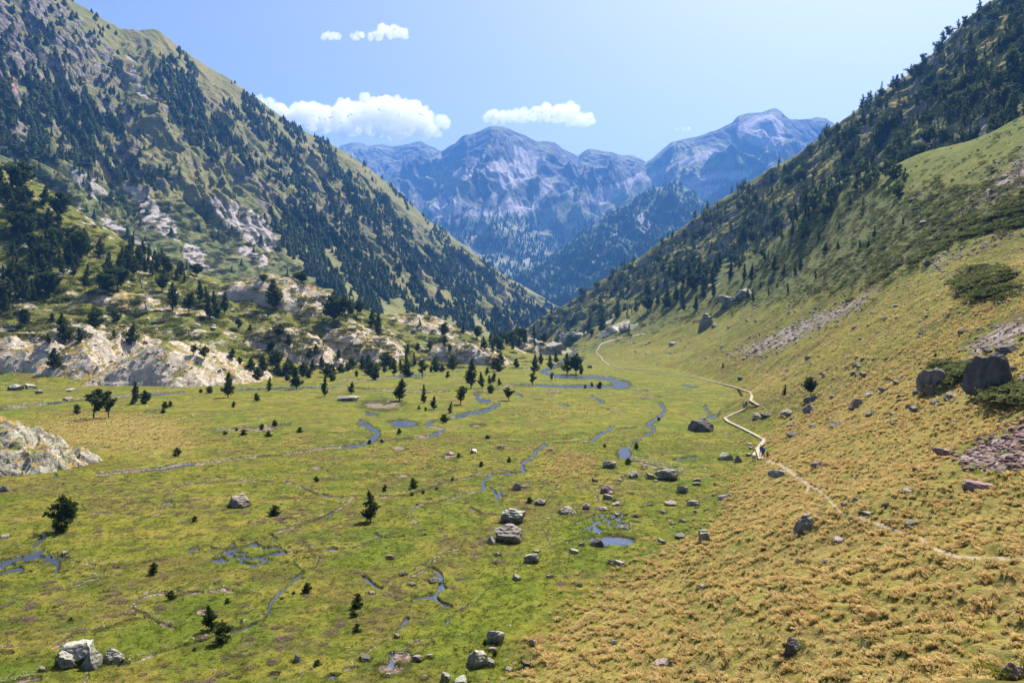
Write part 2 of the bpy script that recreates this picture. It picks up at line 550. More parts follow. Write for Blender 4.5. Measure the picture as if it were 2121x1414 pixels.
def base_height(x, y):
    r, l = coarse(TR, x, y), coarse(TL, x, y)
    floor = -0.30 * np.maximum(0, y - 635)
    h = smax(smax(r, l, 1.2), floor, 1.0)
    rough = sstep(0.5, 7, np.maximum(r, l))
    tier = sstep(0.5, 5, l) * (l > r)
    h = h + rough * (fbm(x / 22, y / 22, 4, 5) * 0.9) + tier * (ridged(x / 30, y / 30, 4, 8) - 0.8) * 1.6
    h = h - 0.3
    return h, r, l


# streams of the meadow: pixel courses of the photograph laid on the meadow plane: (width px, 'w'ater / 'g'ravel, points)
STREAMS = [
    (5, 'w', [(1196, 716), (1187, 722), (1188, 731), (1172, 741), (1160, 750), (1158, 755), (1135, 762), (1122, 768), (1150, 777), (1190, 779), (1230, 779), (1262, 783)]),
    (7, 'w', [(1262, 783), (1285, 789), (1297, 796), (1280, 799)]),
    (4, 'w', [(1280, 799), (1240, 798), (1200, 798), (1150, 797), (1110, 796)]),
    (4, 'g', [(1297, 798), (1340, 806), (1345, 812), (1330, 822)]),
    (5, 'g', [(1110, 796), (1075, 795), (1040, 799), (1010, 807), (990, 811)]),
    (6, 'w', [(985, 813), (990, 824), (1010, 830)]), (5, 'w', [(1033, 834), (1010, 846), (975, 853), (945, 859)]), (3, 'g', [(1010, 830), (1036, 834)]),
    (5, 'g', [(945, 858), (925, 865), (905, 868), (890, 870)]), (5, 'w', [(893, 867), (884, 877)]), (5, 'g', [(884, 877), (920, 885), (915, 893), (880, 902)]),
    (4, 'w', [(918, 886), (908, 893), (890, 898)]), (4, 'g', [(880, 900), (830, 906), (790, 911), (765, 912)]),
    (8, 'w', [(748, 872), (758, 876), (770, 884), (782, 890), (782, 898), (770, 906), (762, 912)]),
    (6, 'w', [(760, 912), (740, 918), (712, 921)]), (4, 'w', [(758, 853), (782, 856)]),
    (4, 'g', [(712, 921), (680, 923), (640, 929), (600, 935), (560, 939), (480, 948), (420, 955)]),
    (6, 'g', [(420, 955), (380, 958), (330, 965), (300, 968), (255, 974), (200, 978)]),
    (3, 'w', [(400, 957), (340, 966), (290, 971)]),
    (4, 'g', [(0, 845), (20, 842), (60, 836), (120, 832)]), (7, 'g', [(-60, 850), (20, 842), (60, 836)]), (4, 'g', [(120, 832), (200, 822), (280, 815), (340, 812)]),
    (3, 'w', [(100, 833), (130, 830)]), (3, 'w', [(300, 815), (350, 813), (380, 810)]),
    (4, 'g', [(480, 806), (560, 802), (640, 800), (720, 800), (800, 806), (860, 808), (930, 808)]), (2.5, 'w', [(500, 805), (540, 803), (620, 800), (680, 801)]),
    (3, 'g', [(700, 786), (760, 784), (820, 780), (900, 775)]), (3, 'w', [(820, 777), (880, 774)]),
    (5, 'g', [(440, 889), (470, 886), (500, 885), (540, 883), (570, 878), (600, 874)]),
    (3, 'w', [(1224, 816), (1235, 822), (1243, 829), (1250, 830)]), (3, 'w', [(1070, 812), (1082, 819)]), (3, 'w', [(1416, 795), (1443, 800)]),
    (2.5, 'g', [(1330, 824), (1350, 820), (1380, 818)]),
    (5, 'w', [(1368, 833), (1376, 845), (1370, 858), (1352, 868), (1342, 876)]), (4, 'w', [(1342, 874), (1356, 884), (1348, 894), (1336, 898)]),
    (3, 'g', [(1336, 898), (1322, 906), (1305, 920), (1292, 926)]), (3, 'w', [(1325, 903), (1318, 912)]),
    (5, 'g', [(1290, 938), (1310, 948), (1340, 958), (1375, 968), (1410, 975)]), (3, 'g', [(1262, 985), (1250, 995), (1238, 1008), (1232, 1022), (1262, 1040)]),
    (4, 'w', [(1268, 880), (1255, 890), (1236, 900), (1228, 907)]), (2.5, 'g', [(1228, 907), (1180, 912), (1135, 915)]),
    (5, 'w', [(1128, 917), (1110, 928), (1103, 943), (1085, 952)]), (5, 'w', [(1080, 955), (1085, 972)]), (3, 'w', [(1085, 972), (1060, 975), (1036, 976)]),
    (4, 'w', [(1020, 976), (1008, 983), (1000, 992), (1004, 1005), (995, 1010)]), (3, 'g', [(1040, 975), (1000, 978), (960, 986), (935, 990), (912, 996)]),
    (4, 'w', [(1015, 1005), (1028, 1018), (1030, 1028)]), (3, 'g', [(995, 1010), (960, 1020), (900, 1036), (868, 1040), (848, 1052), (852, 1066), (866, 1076)]),
    (4, 'g', [(912, 997), (870, 1012), (830, 1022), (790, 1024), (760, 1030)]), (4, 'w', [(668, 1019), (708, 1024)]),
    (3, 'g', [(866, 1076), (830, 1094), (790, 1106), (760, 1118), (700, 1140)]),
    (4, 'g', [(735, 1022), (712, 1040), (690, 1056), (660, 1068), (620, 1080), (570, 1096)]), (3, 'w', [(690, 1056), (650, 1071)]),
    (6, 'w', [(94, 1100), (80, 1112), (70, 1125)]), (8, 'w', [(88, 1132), (60, 1145), (30, 1150), (-10, 1165)]), (7, 'w', [(45, 1168), (20, 1172), (-20, 1185)]),
    (4, 'w', [(82, 1146), (105, 1149)]), (4, 'g', [(105, 1148), (135, 1148)]),
    (3, 'w', [(190, 1162), (215, 1167), (250, 1168)]), (3, 'g', [(135, 1150), (180, 1160), (260, 1164), (330, 1150)]),
    (5, 'w', [(395, 1131), (408, 1126)]), (4, 'w', [(560, 1100), (572, 1108)]), (4, 'w', [(505, 1124), (530, 1118)]), (4, 'w', [(480, 1142), (520, 1150), (560, 1140), (590, 1136)]),
    (4, 'w', [(500, 1158), (530, 1160), (560, 1150)]), (4, 'g', [(590, 1138), (630, 1134), (680, 1130)]), (3, 'w', [(440, 1150), (470, 1152)]), (3, 'w', [(545, 1128), (580, 1126)]),
    (3, 'g', [(700, 1140), (660, 1150), (655, 1165), (625, 1172), (610, 1160)]),
    (5, 'w', [(626, 1178), (605, 1198), (580, 1216), (562, 1236), (556, 1260)]), (5, 'g', [(556, 1262), (545, 1275), (520, 1285), (498, 1284), (500, 1275)]),
    (5, 'w', [(530, 1282), (505, 1290), (478, 1296)]), (7, 'g', [(440, 1307), (420, 1316), (395, 1322), (380, 1326)]), (4, 'w', [(385, 1324), (362, 1332)]),
    (4, 'g', [(362, 1332), (320, 1344), (290, 1356), (262, 1364)]), (5, 'w', [(268, 1360), (245, 1368)]),
    (6, 'g', [(345, 1221), (310, 1224), (290, 1232), (272, 1245), (275, 1254), (300, 1260), (312, 1272), (330, 1280), (362, 1292)]),
    (4, 'g', [(345, 1221), (380, 1220), (420, 1217)]), (7, 'g', [(432, 1216), (460, 1212), (490, 1217)]), (3, 'g', [(490, 1217), (540, 1222)]),
    (5, 'g', [(300, 1270), (260, 1275), (220, 1292), (190, 1300)]), (7, 'g', [(110, 1330), (130, 1318), (148, 1310)]), (9, 'g', [(-20, 1408), (30, 1402), (60, 1394), (80, 1392)]),
    (8, 'g', [(0, 1338), (25, 1340)]), (5, 'g', [(183, 1388), (176, 1400), (172, 1420)]),
    (7, 'g', [(140, 1206), (165, 1202)]), (4, 'g', [(165, 1200), (190, 1192), (220, 1186)]),
    (8, 'g', [(340, 1040), (352, 1030), (356, 1038)]), (6, 'g', [(320, 1060), (330, 1058)]), (3, 'g', [(352, 1020), (362, 1005), (390, 998)]), (3, 'g', [(390, 996), (440, 993), (520, 991), (600, 994), (640, 1012), (665, 1020)]),
    (5, 'g', [(170, 1040), (176, 1050)]), (2.5, 'g', [(190, 1056), (230, 1057)]),
    (5, 'g', [(905, 1148), (895, 1160), (888, 1168)]), (3, 'g', [(930, 1130), (905, 1148)]), (3, 'g', [(966, 1110), (950, 1128), (930, 1133)]), (4, 'g', [(888, 1168), (870, 1178), (845, 1187)]),
    (4, 'w', [(930, 1262), (925, 1280)]), (4, 'g', [(1000, 1222), (985, 1240), (960, 1252), (940, 1258)]), (3, 'g', [(1030, 1205), (1010, 1210), (1000, 1222)]),
    (5, 'w', [(843, 1272), (828, 1288), (818, 1296)]), (3, 'g', [(843, 1270), (880, 1272)]), (4, 'g', [(816, 1306), (790, 1322), (765, 1335)]), (3, 'g', [(765, 1337), (700, 1341)]),
    (14, 'g', [(845, 1346), (815, 1350), (810, 1370), (800, 1385)]), (5, 'g', [(840, 1328), (880, 1326), (900, 1320)]), (8, 'g', [(715, 1375), (740, 1370)]),
    (5, 'w', [(808, 1358), (812, 1366)]),
    (7, 'w', [(1232, 1085), (1240, 1090)]), (3, 'w', [(1230, 1072), (1232, 1080)]), (5, 'g', [(1268, 1082), (1300, 1082), (1302, 1090)]),
    (3, 'g', [(1125, 1090), (1135, 1110), (1140, 1125)]), (3, 'g', [(1180, 1142), (1176, 1160), (1174, 1176)]),
    (4, 'w', [(1460, 840), (1468, 852)]), (3, 'w', [(1395, 948), (1442, 942)]), (3, 'g', [(1468, 852), (1500, 850), (1536, 842)]), (5, 'w', [(1466, 861), (1484, 861)]),
    (3, 'g', [(1499, 890), (1512, 895)]), (3, 'g', [(615, 1395), (630, 1380), (660, 1365)]),
    (5, 'g', [(1132, 809), (1158, 810)]), (3, 'g', [(1105, 823), (1125, 826)]), (3, 'w', [(1160, 834), (1178, 838)]), (3, 'g', [(1258, 845), (1295, 849)]),
    (3, 'g', [(1275, 884), (1318, 882)]), (3, 'g', [(1165, 905), (1185, 904)]),
]
POOLS = [  # u, v, half width, half height, kind
    (836, 873, 24, 6, 'w'), (1272, 1111, 38, 9, 'w'), (792, 836, 32, 9, 'g'), (1293, 932, 11, 10, 'w'), (1286, 793, 15, 5, 'w'), (1200, 798, 26, 2.2, 'w'),
    (540, 885, 26, 4, 'g'), (826, 924, 12, 4, 'g'), (934, 940, 14, 6, 'g'), (892, 963, 12, 3, 'g'), (830, 980, 14, 2.5, 'g'), (420, 1256, 14, 6, 'g'), (656, 964, 10, 3, 'g'),
    (840, 1352, 18, 6, 'g'), (812, 1374, 26, 10, 'g'), (1150, 756, 8, 1.5, 'w'), (318, 850, 14, 3, 'g'), (1198, 740, 10, 2, 'w'),
    (990, 878, 12, 3, 'g'), (690, 1129, 9, 3, 'w'), (120, 1147, 14, 5, 'g'), (815, 1250 - 20, 0.1, 0.1, 'g')]
TRAIL = [(1590, 955), (1612, 960), (1632, 972), (1653, 990), (1676, 1004), (1700, 1018), (1718, 1036), (1742, 1063), (1804, 1079), (1855, 1098), (1907, 1115), (1931, 1135), (1982, 1152), (2033, 1156), (2121, 1158)]
TRAIL2 = [(1676, 1004), (1672, 1016), (1667, 1026)]
TRAIL3 = [(1243, 737), (1235, 728), (1245, 712), (1280, 700), (1340, 690)]


def seg_dist(u, v, pts, w, out, wob):
    """min distance (px, in units of the half width) to the polyline written into out"""
    for (x1, y1), (x2, y2) in zip(pts[:-1], pts[1:]):
        m = 3 * w + 4
        sel = np.nonzero((u > min(x1, x2) - m) & (u < max(x1, x2) + m) & (v > min(y1, y2) - m) & (v < max(y1, y2) + m))
        if not len(sel[0]):
            continue
        uu, vv = u[sel], v[sel]
        dx, dy = x2 - x1, y2 - y1
        t = np.clip(((uu - x1) * dx + (vv - y1) * dy) / (dx * dx + dy * dy + 1e-9), 0, 1)
        d = np.hypot(uu - x1 - t * dx, vv - y1 - t * dy) / (0.5 * w * np.clip(0.95 + 0.75 * wob[sel], 0.15, 2))
        out[sel] = np.minimum(out[sel], d)


# rows and columns of the ground mesh: dense where the picture sees much of it
def ground_rows():
    ys = [1.0]
    while ys[-1] < 760:
        d = ys[-1]
        n = 28000 / d ** 2 if d > 20 else 2.0
        n = max(n, 435 / d if d > 20 else 2.0)
        if d > 640: n = 0.4
        ys.append(d + 1.75 / n)
    return np.array(ys)


gy = np.concatenate([np.array([-30, -22, -15, -9, -4, -1.5]), ground_rows()])
gk = np.concatenate([np.linspace(-1.4, -0.78, 60)[:-1], np.arange(-0.78, 0.80, 1.75 / F_PX), np.linspace(0.80, 1.4, 60)[1:]])
GX, GY = np.meshgrid(gk, gy)
GX = GX * np.maximum(np.abs(GY), 14) * np.where(GY > 0, 1, 1)
GZ, RR, LL = base_height(GX, GY)
slope_w = sstep(0.2, 3.0, np.maximum(RR, LL))
# hummocks of the meadow and of the slope
near_w = 1 - sstep(150, 500, GY)
GZ = GZ + (0.09 + 0.10 * slope_w) * fbm(GX / 1.6, GY / 1.6, 3, 40) * near_w + 0.10 * (0.5 + slope_w) * fbm(GX / 7, GY / 7, 3, 41)
mead = 1 - slope_w
# flat projected coordinates on the meadow plane
U0, V0 = proj(GX, np.maximum(GY, 5), np.zeros_like(GX))
U1, V1 = proj(GX, np.maximum(GY, 5), GZ)
wob = noise2(GX * 0.9, GY * 0.5, 90) + 0.5 * noise2(GX * 2.3, GY * 1.3, 91)
dw = np.full(GX.shape, 9.0); dg = np.full(GX.shape, 9.0)
wu = U0 + 1.2 * noise2(GX * 0.8, GY * 0.4, 92) * 1.5
wv = V0 + 1.0 * noise2(GX * 0.8, GY * 0.4, 93)
for w, kind, pts in STREAMS:
    seg_dist(wu, wv, pts, w * (1.2 if kind == 'w' else 0.85), dw if kind == 'w' else dg, wob)
for u, v, a, b, kind in POOLS:
    e = np.hypot((wu - u) / a, (wv - v) / b) * (1 + 0.35 * wob)
    if kind == 'w': dw = np.minimum(dw, e)
    else: dg = np.minimum(dg, e)
# braided wet patch
br = np.minimum(np.hypot((wu - 520) / 120, (wv - 1140) / 32), np.minimum(np.hypot((wu - 60) / 110, (wv - 1160) / 28), np.hypot((wu - 1250) / 90, (wv - 1075) / 26)))
brm = (ridged(GX / 1.9, GY / 2.4, 3, 77) - 0.98) * 4 - np.maximum(0, br - 0.6) * 5
dw = np.where(br < 1.3, np.minimum(dw, np.clip(1.3 - brm, 0, 9)), dw)
runnel = ridged(GX / 9, GY / 13, 2, 98)          # thin winding channels in the turf
rn_ = (GY < 240) & (mead > 0.9) & (noise2(GX / 28, GY / 34, 197) > 0.02)
dw = np.where(rn_, np.minimum(dw, np.clip(1 + (1.405 - runnel) * 16, 0.5, 9)), dw)
carve = np.maximum(1 - sstep(0.9, 1.35, dw), 0)
carveg = np.maximum(1 - sstep(0.75, 1.25, dg), 0)
lvl = -0.3
flat = mead
mw = np.minimum(dw, dg)
near_b = (1 - sstep(1.5, 6.0, mw)) * (flat > 0.2)
GZ = np.where(flat > 0.3, np.maximum(GZ, lvl + 0.02), GZ)
GZ = GZ * (1 - 0.8 * near_b) + (lvl + 0.05) * 0.8 * near_b
floor_g = lvl - 0.06 + 0.05 * fbm(GX / 0.5, GY / 0.5, 2, 55)
GZ = np.where(flat > 0.2, GZ * (1 - carveg) + floor_g * carveg, GZ)
GZ = np.where(flat > 0.2, GZ * (1 - carve) + (lvl - 0.35) * carve, GZ)
WATER_Z = lvl - 0.10

# masks ------------------------------------------------
def blob(u, v, cu, cv, a, b, soft=0.35):
    return 1 - sstep(1 - soft, 1 + soft, np.hypot((u - cu) / a, (v - cv) / b))


def soft_poly(u, v, poly, jit=8.0):
    nu = u + jit * NJ1; nv = v + jit * NJ2
    return in_poly(nu, nv, poly).astype(float)


NJ1 = fbm(GX / (3 + GY / 25), GY / (3 + GY / 25), 3, 61); NJ2 = fbm(GX / (3 + GY / 25), GY / (3 + GY / 25), 3, 62)
dry = 0.95 * soft_poly(U1, V1, [(1040, 1450), (1120, 1330), (1230, 1220), (1330, 1165), (1430, 1115), (1500, 1060), (1580, 985), (1600, 930), (1590, 880), (1640, 850), (1680, 800), (1760, 770), (2000, 700), (2400, 600), (2400, 1450)], 14)
dry = np.maximum(dry, 0.62 * soft_poly(U1, V1, [(1240, 735), (1300, 690), (1460, 690), (1800, 590), (1950, 540), (2400, 400), (2400, 700), (1900, 720), (1640, 800), (1560, 790), (1400, 765)], 12))
for cu, cv, a, b, s in [(230, 895, 190, 40, 1.0), (330, 930, 120, 22, 0.9), (560, 905, 90, 14, 0.55), (1160, 852, 90, 12, 0.8), (1180, 962, 60, 28, 0.85), (850, 950, 70, 14, 0.6), (860, 940, 40, 10, 0.8), (1560, 1010, 60, 40, 0.7),
                        (1590, 800, 60, 26, 0.9), (450, 1010, 60, 18, 0.5), (560, 1045, 40, 16, 0.5), (1350, 1110, 30, 10, 0.3), (1560, 900, 40, 20, 0.5), (140, 1005, 60, 10, 0.4)]:
    dry = np.maximum(dry, s * blob(U1, V1, cu, cv, a, b))
dry = dry * (1 - 0.85 * soft_poly(U1, V1, [(2121, 215), (2121, 330), (1980, 380), (1850, 380), (1700, 440), (1600, 560), (1560, 560), (1740, 380), (1900, 320)], 5))
lush = np.zeros_like(dry)
for cu, cv, a, b, s in [(1060, 1230, 70, 60, 1.0), (960, 1330, 120, 50, 0.9), (1230, 1120, 120, 60, 0.8), (800, 1150, 80, 30, 0.6), (340, 1325, 100, 30, 0.4), (1150, 1090, 60, 30, 0.6),
                        (1420, 1040, 100, 30, 0.5), (1320, 910, 160, 60, 0.25), (1100, 780, 300, 20, 0.25), (1540, 930, 40, 50, 0.5), (900, 1075, 100, 30, 0.5)]:
    lush = np.maximum(lush, s * blob(U1, V1, cu, cv, a, b, 0.6))
lush = np.maximum(lush, 0.75 * soft_poly(U1, V1, [(2121, 225), (2121, 300), (1950, 370), (1850, 385), (1720, 440), (1600, 560), (1500, 640), (1480, 655), (1560, 540), (1740, 380), (1900, 320)], 5))
lush = np.maximum(lush, 0.8 * (1 - sstep(1.2, 3.0, np.minimum(dw, dg))) * flat)
shrub = 0.78 * soft_poly(U1, V1, [(1180, 740), (1230, 700), (1300, 660), (1400, 590), (1500, 520), (1600, 470), (1700, 420), (1760, 372), (1900, 385), (2000, 380), (2160, 370), (2160, 470), (1990, 500), (1880, 560), (1700, 610), (1500, 650), (1400, 680), (1300, 700)], 10)
shrub = np.maximum(shrub, 0.95 * blob(U1, V1, 2050, 585, 60, 32)); shrub = np.maximum(shrub, 0.9 * blob(U1, V1, 1990, 762, 75, 15)); shrub = np.maximum(shrub, 0.85 * blob(U1, V1, 2112, 812, 34, 22))
shrub = np.maximum(shrub, 0.62 * sstep(1.5, 6, LL) * (LL > RR))
dry = np.maximum(dry, 0.42 * sstep(1.5, 6, LL) * (LL > RR))
shrub = np.maximum(shrub, 0.5 * sstep(600, 640, GY))
scree = np.zeros_like(dry)
for poly in [[(1490, 725), (1580, 685), (1700, 640), (1800, 600), (1850, 595), (1770, 650), (1700, 690), (1600, 730), (1520, 745)],
             [(1890, 570), (1920, 540), (2000, 505), (2121, 465), (2200, 440), (2200, 460), (2121, 488), (1990, 535), (1930, 570)],
             [(1990, 430), (2060, 340), (2121, 300), (2200, 250), (2200, 360), (2121, 400), (2000, 450), (1900, 540), (1890, 520)],
             [(1950, 945), (2000, 925), (2050, 895), (2121, 862), (2300, 800), (2300, 1000), (2121, 978), (2050, 975), (1990, 968)],
             [(1960, 730), (2040, 675), (2121, 640), (2200, 610), (2200, 690), (2121, 700), (2030, 740)],
             [(1600, 740), (1680, 725), (1720, 735), (1650, 755), (1560, 770)]]:
    scree = np.maximum(scree, 0.74 * soft_poly(U1, V1, poly, 16))
rock = np.zeros_like(dry)
rock = np.maximum(rock, 0.49 * sstep(2, 6, LL) * (LL > RR))
for cu, cv, a, b, s in [(1285, 670, 45, 12, 0.85), (1180, 685, 45, 22, 0.8), (1110, 720, 60, 12, 0.8), (1300, 600, 60, 26, 0.6), (1480, 590, 70, 16, 0.5), (1400, 500, 60, 30, 0.5), (1160, 725, 40, 8, 0.7)]:
    rock = np.maximum(rock, s * blob(U1, V1, cu, cv, a, b))
hn = fbm(GX / 9, GY / 9, 3, 71)
heather = (0.36 + 0.35 * hn) * flat * (GY < 170)
for cu, cv, a, b in [(150, 1240, 240, 60), (600, 1060, 120, 40), (880, 1210, 160, 60), (560, 1320, 220, 50), (950, 1100, 120, 60), (250, 1010, 300, 30)]:
    heather = np.maximum(heather, 0.60 * blob(U1, V1, cu, cv, a, b, 0.7))
heather = heather * (1 - 0.9 * np.clip(lush * 1.2, 0, 1)) * (1 - np.clip(dry, 0, 1))
gate = sstep(-0.25, 0.05, noise2(GX / 6, GY / 8, 95) + 0.5 * noise2(GX / 2, GY / 2.5, 96))
dirt = np.maximum(carve, carveg * gate) * (flat > 0.2)
mw2 = np.minimum(dw, dg)
peat_shade = sstep(0.85, 1.1, mw2) * (1 - sstep(1.25, 1.9, mw2)) * (flat > 0.2) * sstep(-0.5, 0.3, noise2(GX / 5, GY / 5, 97) + 0.25)
peat_shade = np.maximum(peat_shade, 0.8 * carveg * (1 - gate) * (flat > 0.2))
peat_shade = np.maximum(peat_shade, 0.75 * sstep(1.34, 1.42, runnel) * flat * (GY < 260))  # dark lines along the runnels paint in the shade of the grass
tr = np.full(GX.shape, 9.0)
for pts, w in ((TRAIL, 6.5), (TRAIL2, 5), (TRAIL3, 2)):
    seg_dist(U1, V1, pts, w, tr, wob)
trail = (0.80 + 0.25 * fbm(GX / 2.5, GY / 2.5, 2, 99)) * (1 - sstep(0.4, 1.7, tr))
def blur(a, n, m):
    for ax, w in ((0, n), (1, m)):
        for _ in range(2):
            p = np.concatenate([np.repeat(np.take(a, [0], ax), w, ax), a, np.repeat(np.take(a, [-1], ax), w, ax)], ax)
            c = np.cumsum(p, ax)
            i1 = np.arange(2 * w, p.shape[ax]); i0 = i1 - 2 * w
            a = (np.take(c, i1, ax) - np.take(c, i0, ax)) / (2 * w)
            a = a[:GX.shape[0], :GX.shape[1]]
    return a


dry = blur(dry, 16, 16); lush = blur(lush, 10, 10); shrub = blur(shrub, 10, 10); scree = blur(scree, 9, 14); rock = blur(rock, 5, 5); heather = blur(heather, 8, 8)
for k in (dry, lush, shrub, rock, heather):
    k *= (1 - np.clip(scree * 0.7, 0, 1))
gm = mesh_np('meadow_ground', np.stack([GX, GY, GZ], -1).reshape(-1, 3), grid_faces(*GX.shape), [M['meadow']], smooth=True)
for nm, a in (('dry', dry), ('lush', lush), ('shrub', shrub), ('scree', scree), ('rock', rock), ('heather', heather), ('dirt', dirt), ('trail', trail), ('peat_shade', peat_shade)):
    fattr(gm, nm, a)
ground = tag(link('ground', gm), kind='structure')
print('ground verts', GX.size)
xs = np.linspace(-170, 130, 60); ysw = np.linspace(28, 638, 120)
WX, WY = np.meshgrid(xs, ysw)
wm = mesh_np('water', np.stack([WX, WY, np.full_like(WX, WATER_Z)], -1).reshape(-1, 3), grid_faces(*WX.shape), [M['water']], smooth=True)
tag(link('water', wm), kind='structure')


# ------------------------------------------------------------------ mountains
def spline(us, ks, vs, smooth=12.0):
    """piecewise linear knots rounded off"""
    a = np.interp(us, ks, vs)
    if smooth:
        a = sum(np.interp(us + o * smooth, ks, vs) for o in (-1, -0.5, 0, 0.5, 1)) / 5
    return a


def sheet(name, sky, base, power, relief, mat, ncol, nrow, u0, u1, masks, back=0.25, drop=0.9, smooth=6.0, rowpow=1.0):
    """one mountain side: from a foot line up to its skyline, going on behind the crest and down"""
    us = np.linspace(u0, u1, ncol)
    def line(pts, sm):
        q = np.array(W(pts)); k = np.array([p[0] for p in pts])
        return [spline(us, k, q[:, i], sm) for i in range(3)]
    sx, sy, sz = line(sky, smooth); bx, by, bz = line(base, 30.0)
    t = np.concatenate([np.linspace(0, 1, nrow) ** rowpow, 1 + np.linspace(0, back, max(8, nrow // 12))[1:]])
    T = t[:, None]
    X = bx + (sx - bx) * T; Y = by + (sy - by) * T
    up = np.clip(T, 0, 1) ** power
    Z = bz + (sz - bz) * up
    Z = np.where(T > 1, sz - (T - 1) * drop * (sz - bz), Z)
    dx, dz = relief(X, Y, Z, T, us[None, :] + 0 * T)
    Z = Z + dz
    X = X + dx; 
    U, V = proj(X, Y, Z)
    me = mesh_np(name, np.stack([X, Y, Z], -1).reshape(-1, 3), grid_faces(*X.shape), [mat], smooth=True)
    for k, a in masks(X, Y, Z, T + 0 * X, U, V).items():
        fattr(me, k, a)
    return link(name, me)


def pj(u, v, X, Y, poly, jit, L):
    return in_poly(u + jit * fbm(X / L, Y / L, 4, 301), v + jit * fbm(X / L, Y / L, 4, 302), poly).astype(float)


# left mountain
LA = math.atan2(700, 778)                       # bearing of its contour lines
LR = {}


def left_relief(X, Y, Z, T, u):
    c = X * math.cos(LA) + Y * math.sin(LA); q = X * math.sin(LA) - Y * math.cos(LA)
    c = c + 40 * fbm(X / 160, Y / 160, 3, 11)
    fade = np.clip((1 - T) * 5, 0.12, 1) * np.where(T > 1, 1, 1) * np.clip(T * 6, 0.1, 1)
    U, V = proj(X, Y, Z)
    crag = sstep(0.30, 0.50, T + 0.12 * fbm(X / 150, Y / 150, 3, 12) + 0.10 * sstep(300, 900, U))
    ribs = ridged(c / 95, q / 420, 4, 21, gain=0.55) - 0.9
    big = ridged(c / 210, q / 700, 2, 25) - 0.7
    rough = ridged(c / 24, q / 42, 4, 23) - 0.8
    ledge = cell2(c / 30 + fbm(X / 40, Y / 40, 2, 9), q / 42, 31)
    LR['ribs'] = ribs + 0.5 * big
    dz = fade * (crag * (ribs * 17 + rough * 5.5 + (ledge[2] - 0.5) * 15 * (ledge[1] > 0.05)) + big * 16 * (0.35 + 0.65 * crag) + (1 - crag) * ribs * 2.2)
    return fade * crag * fbm(X / 20, Y / 20, 3, 33) * 3, dz


def left_masks(X, Y, Z, T, U, V):
    nj = fbm(X / 120, Y / 120, 4, 305)
    grass_top = pj(U, V, X, Y, [(200, 10), (260, 55), (340, 60), (480, 165), (620, 260), (560, 270), (450, 190), (330, 110), (300, 200), (350, 330), (300, 300), (250, 130)], 8, 60)
    gully = pj(U, V, X, Y, [(262, 120), (290, 160), (335, 260), (400, 360), (470, 430), (560, 500), (590, 560), (540, 540), (440, 440), (360, 350), (300, 260)], 5, 50)
    apron = pj(U, V, X, Y, [(-300, 330), (120, 300), (200, 370), (300, 400), (330, 420), (420, 410), (540, 430), (590, 540), (660, 600), (400, 720), (-400, 720)], 10, 70)
    crag = pj(U, V, X, Y, [(-500, -400), (160, -40), (230, 60), (262, 140), (340, 300), (350, 400), (300, 400), (200, 350), (120, 310), (-400, 320)], 10, 60)
    rock = 0.02 + 0.40 * crag + 0.42 * np.clip(LR['ribs'], -0.9, 0.9) + 0.10 * sstep(-0.2, 0.5, nj) - 0.55 * np.maximum(grass_top, gully) - 0.75 * apron
    scree = 0.30 * gully
    for poly in [[(70, 370), (130, 420), (220, 470), (190, 490), (100, 440)], [(240, 380), (300, 395), (350, 450), (375, 500), (330, 490), (290, 440)],
                 [(430, 400), (520, 440), (580, 500), (560, 520), (500, 490), (450, 440)], [(490, 500), (560, 540), (540, 550), (500, 530)], [(380, 505), (420, 520), (450, 560), (400, 560)],
                 [(150, 340), (240, 400), (220, 410), (150, 365)], [(210, 445), (300, 500), (290, 510), (220, 470)], [(0, 130), (30, 160), (40, 200), (0, 190)],
                 [(262, 110), (290, 170), (305, 210), (290, 200), (270, 150)]]:
        scree = np.maximum(scree, 0.92 * pj(U, V, X, Y, poly, 12, 30))
    shrub = 0.52 * apron + 0.22
    shrub = shrub * (1 - 0.8 * np.maximum(grass_top, gully))
    red = 0.6 * pj(U, V, X, Y, [(15, 150), (30, 155), (38, 195), (25, 190)], 5, 30)
    return dict(rock=rock, scree=scree, shrub=shrub, red=red)


left_sky = [(-700, -620, 850), (-500, -500, 900), (-200, -250, 1000), (0, -110, 1100), (148, 0, 1180), (190, 22, 1200), (217, 40, 1220), (249, 60, 1250), (285, 64, 1265), (314, 62, 1280), (336, 69, 1290), (366, 94, 1300), (420, 130, 1320),
            (470, 158, 1350), (531, 202, 1390), (584, 243, 1425), (638, 278, 1460), (709, 312, 1510), (760, 345, 1550), (820, 393, 1600), (880, 450, 1650), (950, 500, 1720), (1000, 538, 1770), (1050, 573, 1830), (1100, 601, 1880), (1140, 625, 1920), (1200, 668, 2000), (1300, 720, 2100)]
left_base = [(-700, 800, 440), (-200, 800, 500), (0, 770, 520), (300, 730, 560), (600, 725, 620), (900, 735, 700), (1060, 745, 780), (1150, 765, 850), (1300, 800, 950)]
left_mtn = tag(sheet('left_mountain', left_sky, left_base, 1.22, left_relief, M['left_mtn'], 760, 620, -500, 1260, left_masks), kind='structure')


def right_relief(X, Y, Z, T, u):
    c = X * 0.55 + Y * 0.83; q = X * 0.83 - Y * 0.55
    fade = np.clip((1 - T) * 6, 0.2, 1) * np.clip(T * 5, 0.15, 1)
    ribs = ridged(c / 60 + 0.3 * fbm(X / 60, Y / 60, 2, 7), q / 160, 4, 121) - 0.9
    ledge = cell2(c / 26, q / 22 + 0.6 * fbm(X / 40, Y / 40, 2, 9), 131)
    return fade * 2 * fbm(X / 12, Y / 12, 3, 133), fade * (ribs * 8 + (ledge[2] - 0.5) * 9 + (ridged(c / 12, q / 14, 3, 123) - 0.8) * 1.6)


